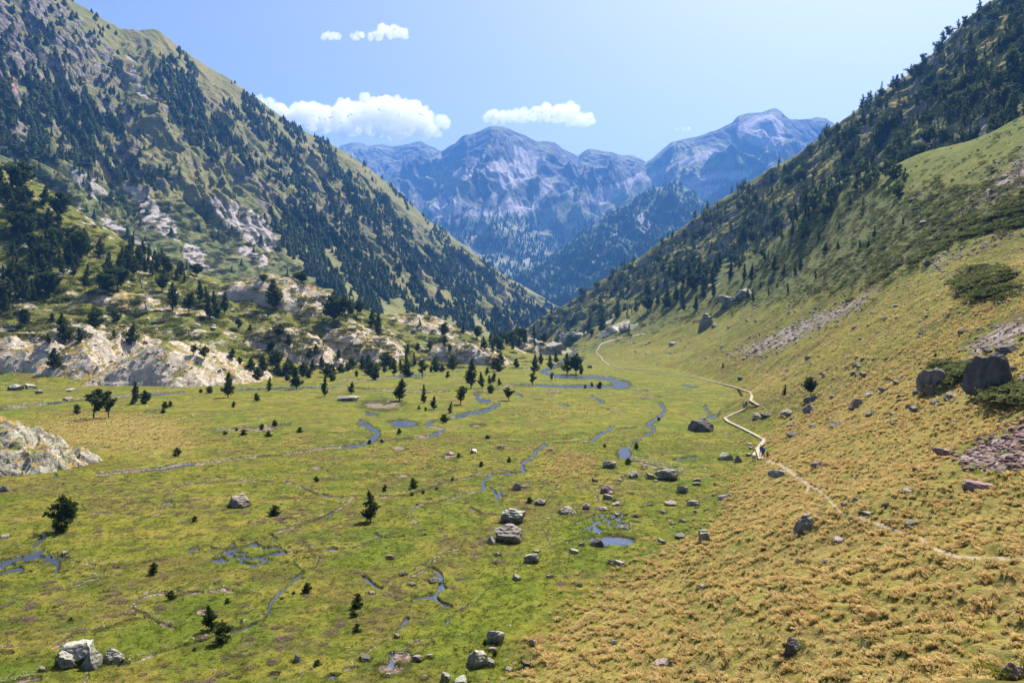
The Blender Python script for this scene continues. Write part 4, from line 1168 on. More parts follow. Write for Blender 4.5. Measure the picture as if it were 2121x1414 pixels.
# trees of the meadow, one by one: u, v of the foot, height, width in pixels of the photograph, kind, light needles, label
G_MEADOW = 'pines scattered over the meadow'
L_SMALL = 'young pine bush a few pixels tall standing in the open meadow'
MEADOW_TREES = [
    (128, 1098, 70, 62, 'bush', 0, 'large bushy dark pine casting a shadow beside the stream at the left'),
    (318, 1188, 25, 24, 'bush', 0, 'small pine bush on the heather patch between the left stream and the loop'),
    (404, 1080, 13, 14, 'bush', 0, 'tiny round pine bush left of the brown boulder in the left meadow'),
    (568, 1067, 22, 28, 'bush', 0, 'low twin topped pine bush right of the brown boulder'),
    (354, 1241, 20, 22, 'bush', 0, 'small pine bush inside the loop of the dry stream, left one'), (472, 1248, 12, 13, 'bush', 0, 'smaller pine bush inside the loop of the dry stream'),
    (437, 1303, 52, 34, 'pine', 0, 'upright young pine beside the stream, taller one of a pair'), (464, 1329, 42, 46, 'bush', 0, 'squat bushy pine beside the stream, lower one of a pair'),
    (637, 1226, 22, 22, 'bush', 0, 'small pine bush right of the blue bend of the stream'), (608, 1230, 8, 9, 'bush', 1, None), (655, 997, 12, 13, 'bush', 0, None),
    (366, 944, 18, 18, 'bush', 1, 'pale green pine bush above the gravelly stream at the left'), (146, 1284, 8, 12, 'bush', 1, None), (404, 1346, 8, 12, 'bush', 1, None), (657, 1378, 14, 18, 'bush', 1, None), (584, 1240, 6, 8, 'bush', 1, None),
    (767, 1080, 62, 40, 'pine', 0, 'lone cone shaped dark pine in the middle of the front meadow'), (857, 1011, 21, 21, 'bush', 0, 'round dark pine bush above the lone cone shaped pine'),
    (739, 1257, 30, 28, 'bush', 0, 'dark pine bush topmost of three in a column in the front meadow'), (732, 1276, 14, 22, 'bush', 1, 'low pale pine bush between two darker ones in the front meadow'),
    (738, 1307, 18, 20, 'bush', 1, 'pale pine bush lowest of three in a column in the front meadow'),
    (797, 1016, 14, 13, 'bush', 0, None), (876, 1022, 8, 9, 'bush', 0, None), (904, 1014, 7, 9, 'bush', 0, None), (938, 995, 8, 8, 'bush', 0, None), (853, 1026, 8, 9, 'bush', 0, None),
    (1054, 957, 12, 11, 'bush', 0, None), (997, 966, 12, 12, 'bush', 0, None), (1097, 1041, 13, 16, 'bush', 0, 'small pine bush left of the brown boulder with a shrub on top'), (1301, 961, 14, 15, 'bush', 0, 'small pine bush between the boulder and the gravel bed'),
    (1005, 1337, 16, 10, 'bush', 1, 'leafy green plant left of the big tilted slab in front'), (1025, 1358, 16, 12, 'bush', 1, 'leafy green plant below the big tilted slab in front'),
    (195, 868, 62, 38, 'open', 0, 'tall open pine with bare stems, bigger one of the pair right of the near outcrop'), (225, 866, 55, 28, 'open', 0, 'slimmer open pine beside the tall bare stemmed one'),
    (161, 858, 21, 19, 'bush', 0, 'small cone shaped pine bush left of the tall bare stemmed pair'),
    (280, 836, 46, 20, 'pine', 0, 'narrow dark pine standing before the broad whaleback outcrop'), (299, 836, 27, 27, 'bush', 0, 'bushy pine touching the narrow dark one before the whaleback'), (274, 838, 12, 10, 'bush', 0, None),
    (472, 823, 52, 28, 'pine', 0, 'pointed pine at the right end of the broad whaleback outcrop'), (435, 814, 15, 17, 'bush', 0, None), (416, 813, 8, 9, 'bush', 0, None),
    (556, 810, 30, 15, 'spire', 0, 'slim pointed pine on the meadow right of the whaleback'), (532, 830, 16, 16, 'bush', 0, None), (484, 844, 14, 9, 'bush', 0, None),
    (614, 806, 46, 28, 'pine', 0, 'stout dark pine on the near bank of the far left stream'), (672, 821, 42, 17, 'pine', 0, 'slim pine left of the flat pale rock'),
    (343, 845, 14, 16, 'bush', 0, None), (354, 842, 12, 12, 'bush', 0, None), (339, 856, 12, 11, 'bush', 0, None), (504, 902, 14, 16, 'bush', 0, None), (541, 890, 13, 13, 'bush', 0, None), (569, 883, 14, 13, 'bush', 0, None),
    (556, 904, 13, 16, 'bush', 0, None), (490, 892, 8, 9, 'bush', 0, None), (466, 900, 8, 11, 'bush', 1, None), (620, 895, 11, 15, 'bush', 1, None),
    (544, 772, 36, 30, 'pine', 0, None), (519, 766, 28, 24, 'pine', 0, None), (571, 766, 40, 32, 'round', 0, None), (578, 779, 16, 18, 'bush', 0, None), (598, 767, 26, 14, 'pine', 0, None), (595, 788, 16, 16, 'bush', 0, None),
    (633, 776, 18, 18, 'bush', 0, None), (647, 772, 30, 18, 'pine', 0, None), (668, 762, 26, 20, 'pine', 0, None), (705, 772, 18, 20, 'bush', 0, None), (690, 770, 16, 12, 'bush', 0, None),
    (828, 830, 46, 32, 'pine', 0, 'broad dark pine above the pebbled pool'), (879, 834, 38, 17, 'spire', 0, 'slim pine right of the broad one above the pebbled pool'), (898, 848, 28, 17, 'pine', 0, 'double topped small pine between two slim ones'),
    (932, 855, 24, 13, 'spire', 0, 'small narrow pine on the bank of the winding river'), (921, 874, 17, 20, 'bush', 0, 'pine bush beside the gravel bar of the winding river'),
    (954, 837, 38, 24, 'open', 0, 'loose crowned pine left of the river bend'), (976, 804, 62, 26, 'pine', 0, 'tallest narrow pine of the meadow, before the blocky outcrop'), (998, 804, 34, 15, 'pine', 0, 'small pine right of the tallest one'),
    (1017, 814, 18, 18, 'bush', 0, None), (1008, 777, 17, 12, 'pine', 0, None), (1022, 792, 22, 14, 'pine', 0, None), (1034, 799, 17, 11, 'pine', 0, None), (1014, 796, 20, 12, 'pine', 0, None), (1054, 829, 28, 20, 'open', 0, 'open pine right of the pebbly river bend'),
    (1103, 799, 27, 15, 'open', 0, 'open young pine on the bank of the far river channel'), (1108, 775, 40, 19, 'pine', 0, 'dark pine left of the twin pines by the river'), (1142, 789, 18, 8, 'open', 0, None),
    (1174, 775, 43, 22, 'pine', 0, 'left one of the twin dark pines beside the river'), (1193, 775, 38, 26, 'round', 0, 'right one of the twin dark pines beside the river'), (1204, 775, 20, 10, 'bush', 0, None),
    (1141, 765, 30, 16, 'pine', 0, None), (1120, 756, 24, 14, 'pine', 0, None), (1152, 752, 22, 12, 'pine', 0, None), (1069, 762, 20, 13, 'bush', 0, None), (938, 768, 26, 16, 'pine', 0, None), (927, 782, 14, 10, 'bush', 0, None),
    (727, 815, 24, 17, 'pine', 0, 'small pine above the flat pale rock'), (739, 780, 13, 10, 'bush', 0, None), (780, 773, 24, 14, 'pine', 0, None), (816, 778, 36, 16, 'pine', 0, None), (844, 778, 46, 18, 'pine', 0, None), (875, 782, 36, 20, 'open', 0, None),
    (893, 770, 12, 8, 'bush', 0, None), (796, 772, 18, 12, 'pine', 0, None), (750, 765, 28, 14, 'pine', 0, None), (858, 757, 28, 12, 'spire', 0, None), (762, 768, 22, 12, 'pine', 0, None), (720, 768, 16, 16, 'bush', 0, None), (830, 770, 26, 14, 'pine', 0, None), (808, 768, 30, 12, 'pine', 0, None),
    (827, 898, 12, 10, 'bush', 0, None), (1318, 930, 14, 11, 'bush', 0, None), (1010, 908, 8, 12, 'bush', 0, None), (1252, 926, 8, 9, 'bush', 0, None), (1365, 871, 8, 9, 'bush', 0, None), (1212, 804, 8, 8, 'bush', 0, None), (1242, 804, 14, 16, 'bush', 0, None),
    (1226, 800, 9, 8, 'bush', 0, None), (868, 848, 9, 7, 'bush', 0, None), (882, 851, 9, 7, 'bush', 0, None), (949, 946, 9, 9, 'bush', 0, None), (765, 919, 9, 12, 'bush', 0, None), (791, 916, 8, 10, 'bush', 0, None), (1180, 720, 22, 9, 'pine', 0, None), (1195, 738, 8, 9, 'bush', 0, None),
    (1679, 819, 38, 28, 'round', 0, 'round crowned small pine on a stem above the dark rock on the right slope'), (1624, 819, 25, 11, 'spire', 0, 'slim dark young pine left of the round crowned one on the right slope'),
    (1497, 761, 9, 6, 'bush', 0, None), (1938, 740, 10, 8, 'bush', 0, None)]
for u, v, h, w, kind, li, lab in MEADOW_TREES:
    big = kind != 'bush'
    if lab is None:
        lab = 'dark young pine in the loose row along the far edge of the meadow' if (big and v < 800) else ('small dark pine on the far meadow' if big else L_SMALL)
        tree(u, v, h, w, kind, lab, 'pines along the far edge of the meadow' if big else G_MEADOW, light=li)
    else:
        tree(u, v, h, w, kind, lab, None, light=li)

# trees on the outcrops and the left hill
DOME_TREES = [
    (358, 643, 58, 28, 'pine', 'tall pine on the brown ledge, leftmost of its group'), (391, 651, 45, 26, 'open', 'sparse thin pine on the ledge right of the tall one'), (415, 625, 44, 22, 'pine', 'dark pine on the slope between the ledge and the dome'),
    (433, 661, 46, 24, 'pine', 'dark pine above the shaded cliff, left one of three'), (447, 664, 60, 24, 'pine', 'tallest pine above the shaded cliff'), (465, 650, 46, 20, 'pine', 'slim pine above the shaded cliff, right one of three'), (432, 631, 38, 20, 'spire', None),
    (568, 641, 62, 38, 'pine', 'big dark pine leaning on the high pale dome'), (494, 572, 26, 20, 'round', 'lone round pine standing on top of the high pale dome'), (408, 572, 26, 26, 'round', 'round pine at the left foot of the high pale dome'),
    (223, 601, 44, 38, 'round', 'round crowned pine on the slab of the left hill'), (198, 678, 42, 40, 'bush', 'bushy pine behind the crest of the whaleback'), (238, 667, 28, 28, 'bush', 'bright green broadleaf shrub behind the whaleback'),
    (134, 709, 60, 34, 'pine', 'tall dark pine on the rugged outcrop at the left'), (166, 709, 30, 22, 'pine', None), (272, 714, 42, 30, 'pine', 'pine on the crest of the broad whaleback outcrop'), (237, 700, 18, 12, 'pine', None), (102, 712, 22, 14, 'pine', None),
    (50, 678, 38, 30, 'round', None), (107, 668, 20, 14, 'pine', None), (692, 668, 56, 58, 'round', 'huge round dark pine right of the high pale dome'), (625, 586, 24, 30, 'round', 'pine on the right shoulder of the high pale dome'),
    (495, 685, 26, 14, 'open', None), (517, 687, 16, 11, 'pine', None), (336, 604, 34, 26, 'round', None), (370, 541, 26, 34, 'round', None), (111, 762, 42, 32, 'pine', 'pine half way up the rugged outcrop cliff'), (423, 745, 30, 20, 'open', 'thin pine growing on the face of the broad whaleback'), (400, 735, 22, 18, 'open', None),
    (870, 674, 17, 7, 'spire', 'tiny pointed pine on the smooth flat topped outcrop'), (918, 704, 36, 22, 'open', 'open pine at the right end of the flat topped outcrop'), (920, 721, 26, 12, 'open', None), (892, 721, 16, 19, 'bush', None), (865, 726, 16, 13, 'bush', None),
    (784, 696, 50, 22, 'pine', 'tall narrow pine left of the flat topped outcrop'), (771, 678, 36, 22, 'pine', 'dark pine behind the tall narrow one'), (1031, 728, 32, 24, 'round', None), (989, 703, 28, 20, 'round', None), (844, 733, 22, 10, 'pine', None),
    (932, 726, 14, 10, 'bush', None), (959, 690, 20, 12, 'pine', None), (1108, 718, 16, 10, 'pine', None), (1153, 713, 16, 12, 'pine', None), (545, 586, 18, 14, 'round', None), (740, 655, 32, 26, 'open', None), (725, 655, 26, 18, 'round', None), (755, 640, 30, 20, 'round', None),
    (575, 700, 30, 26, 'open', None), (600, 715, 26, 18, 'pine', None), (560, 728, 26, 22, 'open', None), (480, 742, 22, 18, 'pine', None), (640, 740, 20, 20, 'bush', None), (655, 735, 24, 16, 'pine', None), (700, 745, 22, 18, 'pine', None)]
for u, v, h, w, kind, lab in DOME_TREES:
    tree(u, v, h, w, kind, lab or 'dark pine growing among the pale outcrops left of the meadow', None if lab else 'pines among the pale outcrops', light=1 if lab and 'bright green' in lab else 0, cat='broadleaf shrub' if lab and 'broadleaf' in lab else None)
# two weathered dead pines
def dead_tree(u, v, hpx, label, seed):
    h = hit(u, v, NEAR)
    if h is None: return
    H = hpx * h[1].y / F_PX
    r = random.Random(seed)
    pts = [(0.05 * math.sin(k * 1.3), 0.04 * math.cos(k), -0.05 + 0.95 * k / 6) for k in range(7)]
    root = bpy.data.objects.new('dead_tree', None); COL.objects.link(root)
    root.location = h[1]; root.scale = (H, H, H); tag(root, label, 'dead tree')
    v1, f1 = merge([tube(pts, [0.05 * (1.1 - k / 6.5) for k in range(7)])])
    link('trunk', mesh_np('dead_trunk', v1, f1, [M['dead_wood']], smooth=True), root)
    br = []
    for k in range(26):
        z = r.uniform(0.35, 0.9); a = r.uniform(0, 6.28); L = r.uniform(0.15, 0.34)
        br.append(tube([(0, 0, z), (L * .5 * math.cos(a), L * .5 * math.sin(a), z + r.uniform(-.03, .08)), (L * math.cos(a + .3), L * math.sin(a + .3), z + r.uniform(-.02, .16))], [0.014, 0.009, 0.003], 4))
    v2, f2 = merge(br)
    link('branches', mesh_np('dead_branches', v2, f2, [M['dead_wood']], smooth=True), root)
dead_tree(292, 597, 34, 'grey leafless dead pine at the edge of the left hill pines', 1)
dead_tree(301, 641, 36, 'thin dead pine with bare twigs on the brown ledge', 2)

# hillside pines that can be told apart (the largest of the forests)
def rand_in_poly(poly, r):
    us = [p[0] for p in poly]; vs = [p[1] for p in poly]
    while True:
        u, v = r.uniform(min(us), max(us)), r.uniform(min(vs), max(vs))
        if in_poly(np.array([u]), np.array([v]), poly)[0]:
            return u, v


def scatter_trees(poly, n, hlo, hhi, label, group, kinds, mind=10, where=None, hm=None):
    r = rng; pts = []; tries = 0
    while len(pts) < n and tries < n * 30:
        tries += 1
        u, v = rand_in_poly(poly, r)
        if any((u - a) ** 2 + 2.5 * (v - b) ** 2 < mind ** 2 for a, b in pts): continue
        pts.append((u, v))
        hp = r.uniform(hlo, hhi)
        tree(u, v, hp, None, r.choice(kinds), label, group, where)
scatter_trees([(0, 345), (40, 365), (80, 400), (130, 460), (160, 500), (240, 530), (300, 560), (270, 610), (150, 610), (100, 640), (-10, 650), (-10, 345)], 72, 32, 58, 'dark pine in the dense stand on the left hill', 'pines of the left hill', ('pine', 'pine', 'round', 'spire'), 13)
scatter_trees([(255, 500), (300, 510), (370, 540), (385, 590), (330, 580), (280, 560)], 26, 22, 36, 'slim dark pine in the grove at the right end of the left hill', 'pines of the left hill grove', ('spire', 'pine'), 9)
scatter_trees([(490, 752), (700, 758), (1040, 748), (1040, 775), (700, 790), (500, 785)], 26, 14, 30, 'bushy young pine in the thicket where outcrops meet the meadow', 'young pines below the outcrops', ('bush',), 10)
RT = [(1603, 562, 32, 18), (1623, 572, 26, 9), (1658, 564, 34, 12), (1648, 572, 34, 10), (1689, 576, 20, 8), (1708, 528, 26, 17), (1633, 608, 24, 8), (1593, 612, 18, 8), (1549, 620, 30, 9), (1560, 623, 24, 9), (1575, 596, 12, 6), (1610, 596, 12, 6), (1573, 520, 36, 14), (1553, 526, 34, 10),
      (1534, 530, 20, 10), (1585, 538, 22, 10), (1482, 528, 22, 9), (1461, 542, 24, 9), (1483, 569, 36, 17), (1512, 582, 40, 16), (1541, 582, 36, 12), (1556, 584, 38, 14), (1478, 615, 30, 13), (1441, 645, 34, 12), (1641, 487, 30, 10), (1662, 494, 20, 9), (1696, 498, 24, 9), (1811, 491, 24, 9),
      (1871, 465, 20, 7), (1738, 477, 18, 7), (1709, 467, 14, 9), (1782, 513, 18, 9), (1799, 511, 16, 8), (1737, 515, 16, 10), (1963, 521, 8, 5), (1600, 500, 34, 18), (1620, 470, 40, 22), (1650, 460, 38, 16), (1760, 425, 24, 10), (1793, 383, 16, 8), (1722, 440, 26, 12), (1670, 440, 42, 22), (1690, 420, 34, 18), (1740, 395, 24, 10)]
for u, v, h, w in RT:
    tree(u, v, h, w, 'spire' if w < 12 else 'pine', 'dark pine standing apart on the green shrubby right slope', 'pines of the shrubby right slope', ['ground'])
scatter_trees([(1180, 690), (1230, 630), (1330, 590), (1460, 500), (1560, 440), (1600, 460), (1500, 560), (1460, 640), (1400, 655), (1300, 650), (1230, 705)], 56, 26, 42, 'dark pine at the lower edge of the right hand forest', 'pines at the forest edge on the right', ('spire', 'pine', 'pine', 'round'), 12)
scatter_trees([(990, 720), (1060, 700), (1130, 690), (1180, 700), (1190, 720), (1100, 715), (1010, 735)], 24, 18, 30, 'dark pine crowding the mouth of the gorge', 'pines at the mouth of the gorge', ('spire', 'pine', 'round'), 9)

# the forests farther off read as masses: one object each
def low_tree(seed, nb=16, per=3, kind='spire'):
    v, f = crown_np(kind, seed, 0.36)
    v[:, 2] = v[:, 2]
    return v, f


LOWT = [crown_np(k, 300 + i, 0.5) for i, k in enumerate(('spire', 'pine', 'pine', 'spire', 'round'))]
def cone_tree(seed, lv=3, wid=0.24):
    r = np.random.default_rng(seed); V = []; Fc = []
    for lvl in range(lv):
        z0 = 0.03 + lvl * 0.84 / lv; z1 = z0 + 1.25 / lv; rr = wid * (1 - lvl * 0.80 / lv) * r.uniform(0.8, 1.15)
        n = 7; b = len(V)
        for i in range(n):
            a = 2 * math.pi * i / n + lvl
            V.append((rr * r.uniform(.7, 1.2) * math.cos(a), rr * r.uniform(.7, 1.2) * math.sin(a), z0 + r.uniform(-.03, .03)))
        V.append((0, 0, min(1, z1)))
        for i in range(n):
            Fc.append((b + i, b + (i + 1) % n, b + n, b + n))
    return np.array(V), np.array(Fc)
CONE = [cone_tree(k) for k in range(3)]
TIER = [cone_tree(40 + k, 5, w) for k, w in enumerate((0.20, 0.24, 0.28, 0.34, 0.40, 0.22))]
BLOB = [(v * np.array([1, 1, 0.85]) + np.array([0, 0, 0.1]), f) for v, f in (cone_tree(60 + k, 3, 0.46) for k in range(3))]
TIER = TIER + BLOB


def mass(name, label, places, models, mat, cat='trees', tri=False):
    """many small plants as ONE stuff object; places: rows x, y, z, height, width factor"""
    places = np.asarray(places)
    r = np.random.default_rng(11)
    parts = []
    pick = r.integers(0, len(models), len(places))
    for m, (v, f) in enumerate(models):
        p = places[pick == m]
        if not len(p): continue
        a = r.uniform(0, 6.283, len(p)); ca, sa = np.cos(a), np.sin(a)
        vx = v[None, :, 0] * ca[:, None] - v[None, :, 1] * sa[:, None]
        vy = v[None, :, 0] * sa[:, None] + v[None, :, 1] * ca[:, None]
        h = p[:, 3][:, None]; w = h * p[:, 4][:, None]
        V = np.stack([p[:, 0][:, None] + vx * w, p[:, 1][:, None] + vy * w, p[:, 2][:, None] + v[None, :, 2] * h], -1).reshape(-1, 3)
        Fc = (f[None] + (np.arange(len(p)) * len(v))[:, None, None]).reshape(-1, f.shape[1])
        parts.append((V, Fc))
    V, Fc = merge(parts)
    if Fc.shape[1] == 4 and (Fc[0, 2] == Fc[0, 3]):
        Fc = Fc[:, :3]
    o0 = V.mean(0)
    me = mesh_np(name, V - o0, Fc, [mat], smooth=False)
    o = link(name, me, loc=o0)
    tag(o, label, cat, kind='stuff')
    return o


def sample(n, dens, which, box, hm, seed, wlo=0.8, whi=1.3, minup=0.0, only=None):
    """n random pixels inside box kept with probability dens(u, v) and dropped onto the terrain they show"""
    r = np.random.default_rng(seed)
    u = r.uniform(box[0], box[2], n); v = r.uniform(box[1], box[3], n)
    d = dens(u, v)
    keep = r.uniform(0, 1, n) < d
    out = []
    for a, b in zip(u[keep], v[keep]):
        h = hit(a, b, which)
        if h is None or (minup and h[2].z < minup) or (only and h[3] != only): continue
        hh = hm * r.uniform(0.6, 1.25)
        out.append((h[1].x, h[1].y, h[1].z - 0.06 * hh, hh, r.uniform(wlo, whi)))
    return out


def clump(u, v, s, seed, lo=-0.15, hi=0.25):
    return sstep(lo, hi, fbm(u / s, v / s, 3, seed))


def pol(u, v, poly):
    return in_poly(u + 14 * noise2(u / 30, v / 30, 5), v + 14 * noise2(u / 30, v / 30, 6), poly).astype(float)


def left_dens(u, v):
    # clumps and bands stretch down the fall line of the slope
    a = (u * 0.60 + v * 0.80); b = (u * 0.80 - v * 0.60)
    n = fbm(b / 30, a / 120, 4, 501); m = fbm(b / 16, a / 55, 3, 503)
    c = sstep(0.02, 0.22, n + 0.35 * m)
    c2 = sstep(-0.25, 0.05, n + 0.35 * m)
    d = 0.07 * pol(u, v, [(-50, -20), (200, -20), (300, 200), (420, 400), (300, 400), (-50, 320)])
    d = np.maximum(d, 1.0 * c2 * pol(u, v, [(0, 150), (120, 170), (240, 250), (330, 400), (150, 340), (0, 320)]))
    d = np.maximum(d, 1.0 * c2 * pol(u, v, [(335, 105), (400, 125), (430, 190), (480, 290), (520, 330), (430, 330), (400, 300), (330, 220), (310, 190)]))
    d = np.maximum(d, 1.0 * c * pol(u, v, [(400, 130), (560, 290), (700, 400), (760, 520), (640, 440), (560, 400), (480, 340)]))
    d = np.maximum(d, 1.0 * c2 * pol(u, v, [(470, 170), (620, 245), (840, 405), (960, 510), (900, 505), (760, 420), (640, 350), (540, 290)]))
    d = np.maximum(d, 1.0 * sstep(-0.5, -0.15, n + 0.3 * m) * pol(u, v, [(560, 400), (640, 440), (720, 500), (820, 580), (1000, 640), (1150, 660), (1150, 720), (700, 700), (700, 620), (600, 520), (560, 470)]))
    d = np.maximum(d, 0.9 * c2 * pol(u, v, [(700, 300), (820, 395), (950, 500), (1150, 630), (1150, 700), (1000, 660), (820, 590), (700, 480)]))
    d = d * (1 - 0.97 * pol(u, v, [(255, 60), (300, 130), (345, 260), (410, 360), (480, 430), (565, 500), (600, 570), (520, 560), (420, 440), (360, 350), (300, 260), (230, 90)]))
    d = d * (1 - 0.97 * pol(u, v, [(-20, 310), (60, 330), (200, 370), (300, 400), (330, 430), (420, 420), (500, 430), (545, 430), (590, 540), (640, 620), (-20, 620)]))
    d = np.maximum(d, 0.012 * pol(u, v, [(0, 300), (600, 400), (620, 600), (0, 600)]))
    return d


def right_dens(u, v):
    a = (u * 0.83 - v * 0.55); b = (u * 0.55 + v * 0.83)
    return 0.15 + 0.85 * sstep(-0.25, 0.10, fbm(a / 60, b / 22, 4, 511))


def shoulder_d(u, v):
    edge = 640 - (u - 1200) * 0.52          # thins out downhill from the forest edge
    return 0.75 * np.clip(1 - (v - edge) / 125, 0, 1) ** 2 * (0.3 + 0.7 * clump(u, v, 30, 61)) * (v > 330)


mass('mountain_forest', 'dark conifers covering the far flank of the left mountain', sample(38000, left_dens, ('left', 'ground'), (0, -20, 1170, 700), 9.6, 1, only='left'), TIER, M['needles_far'])
mass('hillside_forest', 'dark conifers covering the steep ridge on the right', sample(5600, right_dens, ('right',), (1060, -40, 2160, 720), 9.3, 2) + sample(5200, shoulder_d, ('ground', 'right'), (1140, 360, 1900, 700), 7.5, 12, only='ground'), LOWT, M['needles_far'])
mass('valley_forest', 'dense conifers on the blue forested spur in the distance', sample(15000, lambda u, v: 0.35 + 0.65 * clump(u * 0.7 + v * 0.7, u * 0.3 - v * 0.3, 22, 5), ('spur',), (1000, 370, 1540, 640), 14.0, 3), TIER, M['needles_far'])
mass('distant_forest', 'thin conifers at the foot of the distant range', sample(12000, lambda u, v: (0.20 + 0.8 * clump(u, v * 2, 22, 15)) * (sstep(425, 500, v + 25 * noise2(u / 40, v / 40, 3))), ('far',), (860, 420, 1500, 640), 19.0, 4), CONE, M['needles_far'])

# ------------------------------------------------------------------ boulders and stones
def rock_mat(name, a, b, lich, top):
    t = NT(name)
    tc = t.n('ShaderNodeTexCoord'); t.P = tc.outputs['Object']
    wp = t.pos()
    n1 = t.noise(2.2, 5, 0.65); n2 = t.noise(6.0, 5, 0.7); n3 = t.noise(3.0, 4, 0.7, vec=wp)
    c = t.mix(t.ramp(n1, 0.36, 0.64), a, b)
    c = t.mix(t.math('MULTIPLY', t.ramp(n2, 0.54, 0.66), 0.7), c, lich)
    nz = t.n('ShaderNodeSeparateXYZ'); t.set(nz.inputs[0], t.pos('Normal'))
    c = t.mix(t.math('MULTIPLY', t.ramp(t.math('ADD', nz.outputs[2], t.math('MULTIPLY', n1, 0.5)), 0.75, 1.15), 0.7), c, top)  # pale lichen on upward faces; sides coloured darker to paint in their shade
    t.bsdf(c, 0.92, t.bump(t.math('ADD', n2, t.math('MULTIPLY', n3, 0.8)), 0.12, 1.0), 0.15)
    return t.m


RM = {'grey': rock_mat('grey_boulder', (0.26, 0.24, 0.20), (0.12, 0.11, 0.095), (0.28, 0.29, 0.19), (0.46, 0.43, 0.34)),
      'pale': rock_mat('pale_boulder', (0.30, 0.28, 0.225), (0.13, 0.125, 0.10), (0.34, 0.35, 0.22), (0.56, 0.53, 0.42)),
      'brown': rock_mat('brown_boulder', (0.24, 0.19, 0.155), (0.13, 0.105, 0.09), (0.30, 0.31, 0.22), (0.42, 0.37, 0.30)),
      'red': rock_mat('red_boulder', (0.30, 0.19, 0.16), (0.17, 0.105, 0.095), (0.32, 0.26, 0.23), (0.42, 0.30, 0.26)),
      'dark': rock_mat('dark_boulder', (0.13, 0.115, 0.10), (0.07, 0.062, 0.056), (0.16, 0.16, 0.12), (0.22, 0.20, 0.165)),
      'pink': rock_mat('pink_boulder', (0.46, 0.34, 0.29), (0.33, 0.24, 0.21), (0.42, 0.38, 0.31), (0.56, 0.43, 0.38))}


def rock_np(seed, sub=4, cuts=17, flat=1.0):
    bm = bmesh.new()
    bmesh.ops.create_icosphere(bm, subdivisions=sub, radius=1.0)
    bm.verts.ensure_lookup_table()
    v = np.array([x.co[:] for x in bm.verts]); f = np.array([[q.index for q in p.verts] for p in bm.faces])
    bm.free()
    r = np.random.default_rng(seed)
    v *= 1.15
    for k in range(cuts):
        n = r.normal(0, 1, 3); n[2] = abs(n[2]) if k % 3 else n[2]; n /= np.linalg.norm(n)
        d = r.uniform(0.48, 0.88)
        v = v - np.maximum(0, v @ n - d)[:, None] * n
    if sub > 2:
        a_, b_ = v[:, 0] * 1.7 + v[:, 2] * 1.1, v[:, 1] * 1.7 - v[:, 2] * 1.3 + seed
        v = v * (1 + 0.06 * fbm(a_, b_, 4, seed) + 0.05 * (ridged(a_ * 1.4, b_ * 1.4, 3, seed + 3) - 0.9))[:, None]
        v[:, 2] = v[:, 2] * 0.72 + 0.28 * np.round(v[:, 2] * 4.5 + 0.5 * v[:, 0]) / 4.5
    v[:, 2] *= flat
    lo, hi = v.min(0), v.max(0)
    v = (v - (lo + hi) / 2) / ((hi - lo) / 2)
    v[:, 2] = v[:, 2] * 0.5 + 0.5            # unit: half widths 1, height 0..1
    return v, f


ROCK_SH = [rock_np(600 + k) for k in range(9)]
ROCK_ME = {}


def boulder(u, v, w, h, tint='grey', label=None, group=None, name='boulder', depth=None, tilt=0.0, sink=0.34, sh=None, where=None):
    q = hit(u, v, where or NEAR)
    if q is None: return None
    loc = q[1]
    dep = loc.y * CP - (loc.z - EYE[2]) * SP
    if w < 36: w, h = w * 0.92, h * 0.85
    W_ = w * dep / F_PX / 2; H = h * dep / F_PX * 0.92
    k = rng.randrange(9) if sh is None else sh
    key = (k, tint)
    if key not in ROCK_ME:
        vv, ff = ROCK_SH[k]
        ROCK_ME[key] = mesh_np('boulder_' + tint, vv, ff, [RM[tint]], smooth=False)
    o = bpy.data.objects.new(name, ROCK_ME[key]); COL.objects.link(o)
    dd = depth * W_ if depth else W_ * rng.uniform(0.75, 1.0)
    o.location = (loc.x, loc.y + dd * 0.4, loc.z - sink * H - (0.0 if q[2].z > 0.95 else 0.1 * W_))
    o.rotation_euler = (tilt * rng.uniform(0.5, 1), tilt * rng.uniform(-1, 1), rng.choice((0, math.pi)) + rng.uniform(-0.35, 0.35))
    o.scale = (W_, dd, H * (1 + sink))
    tag(o, label, 'boulder', group)
    return o


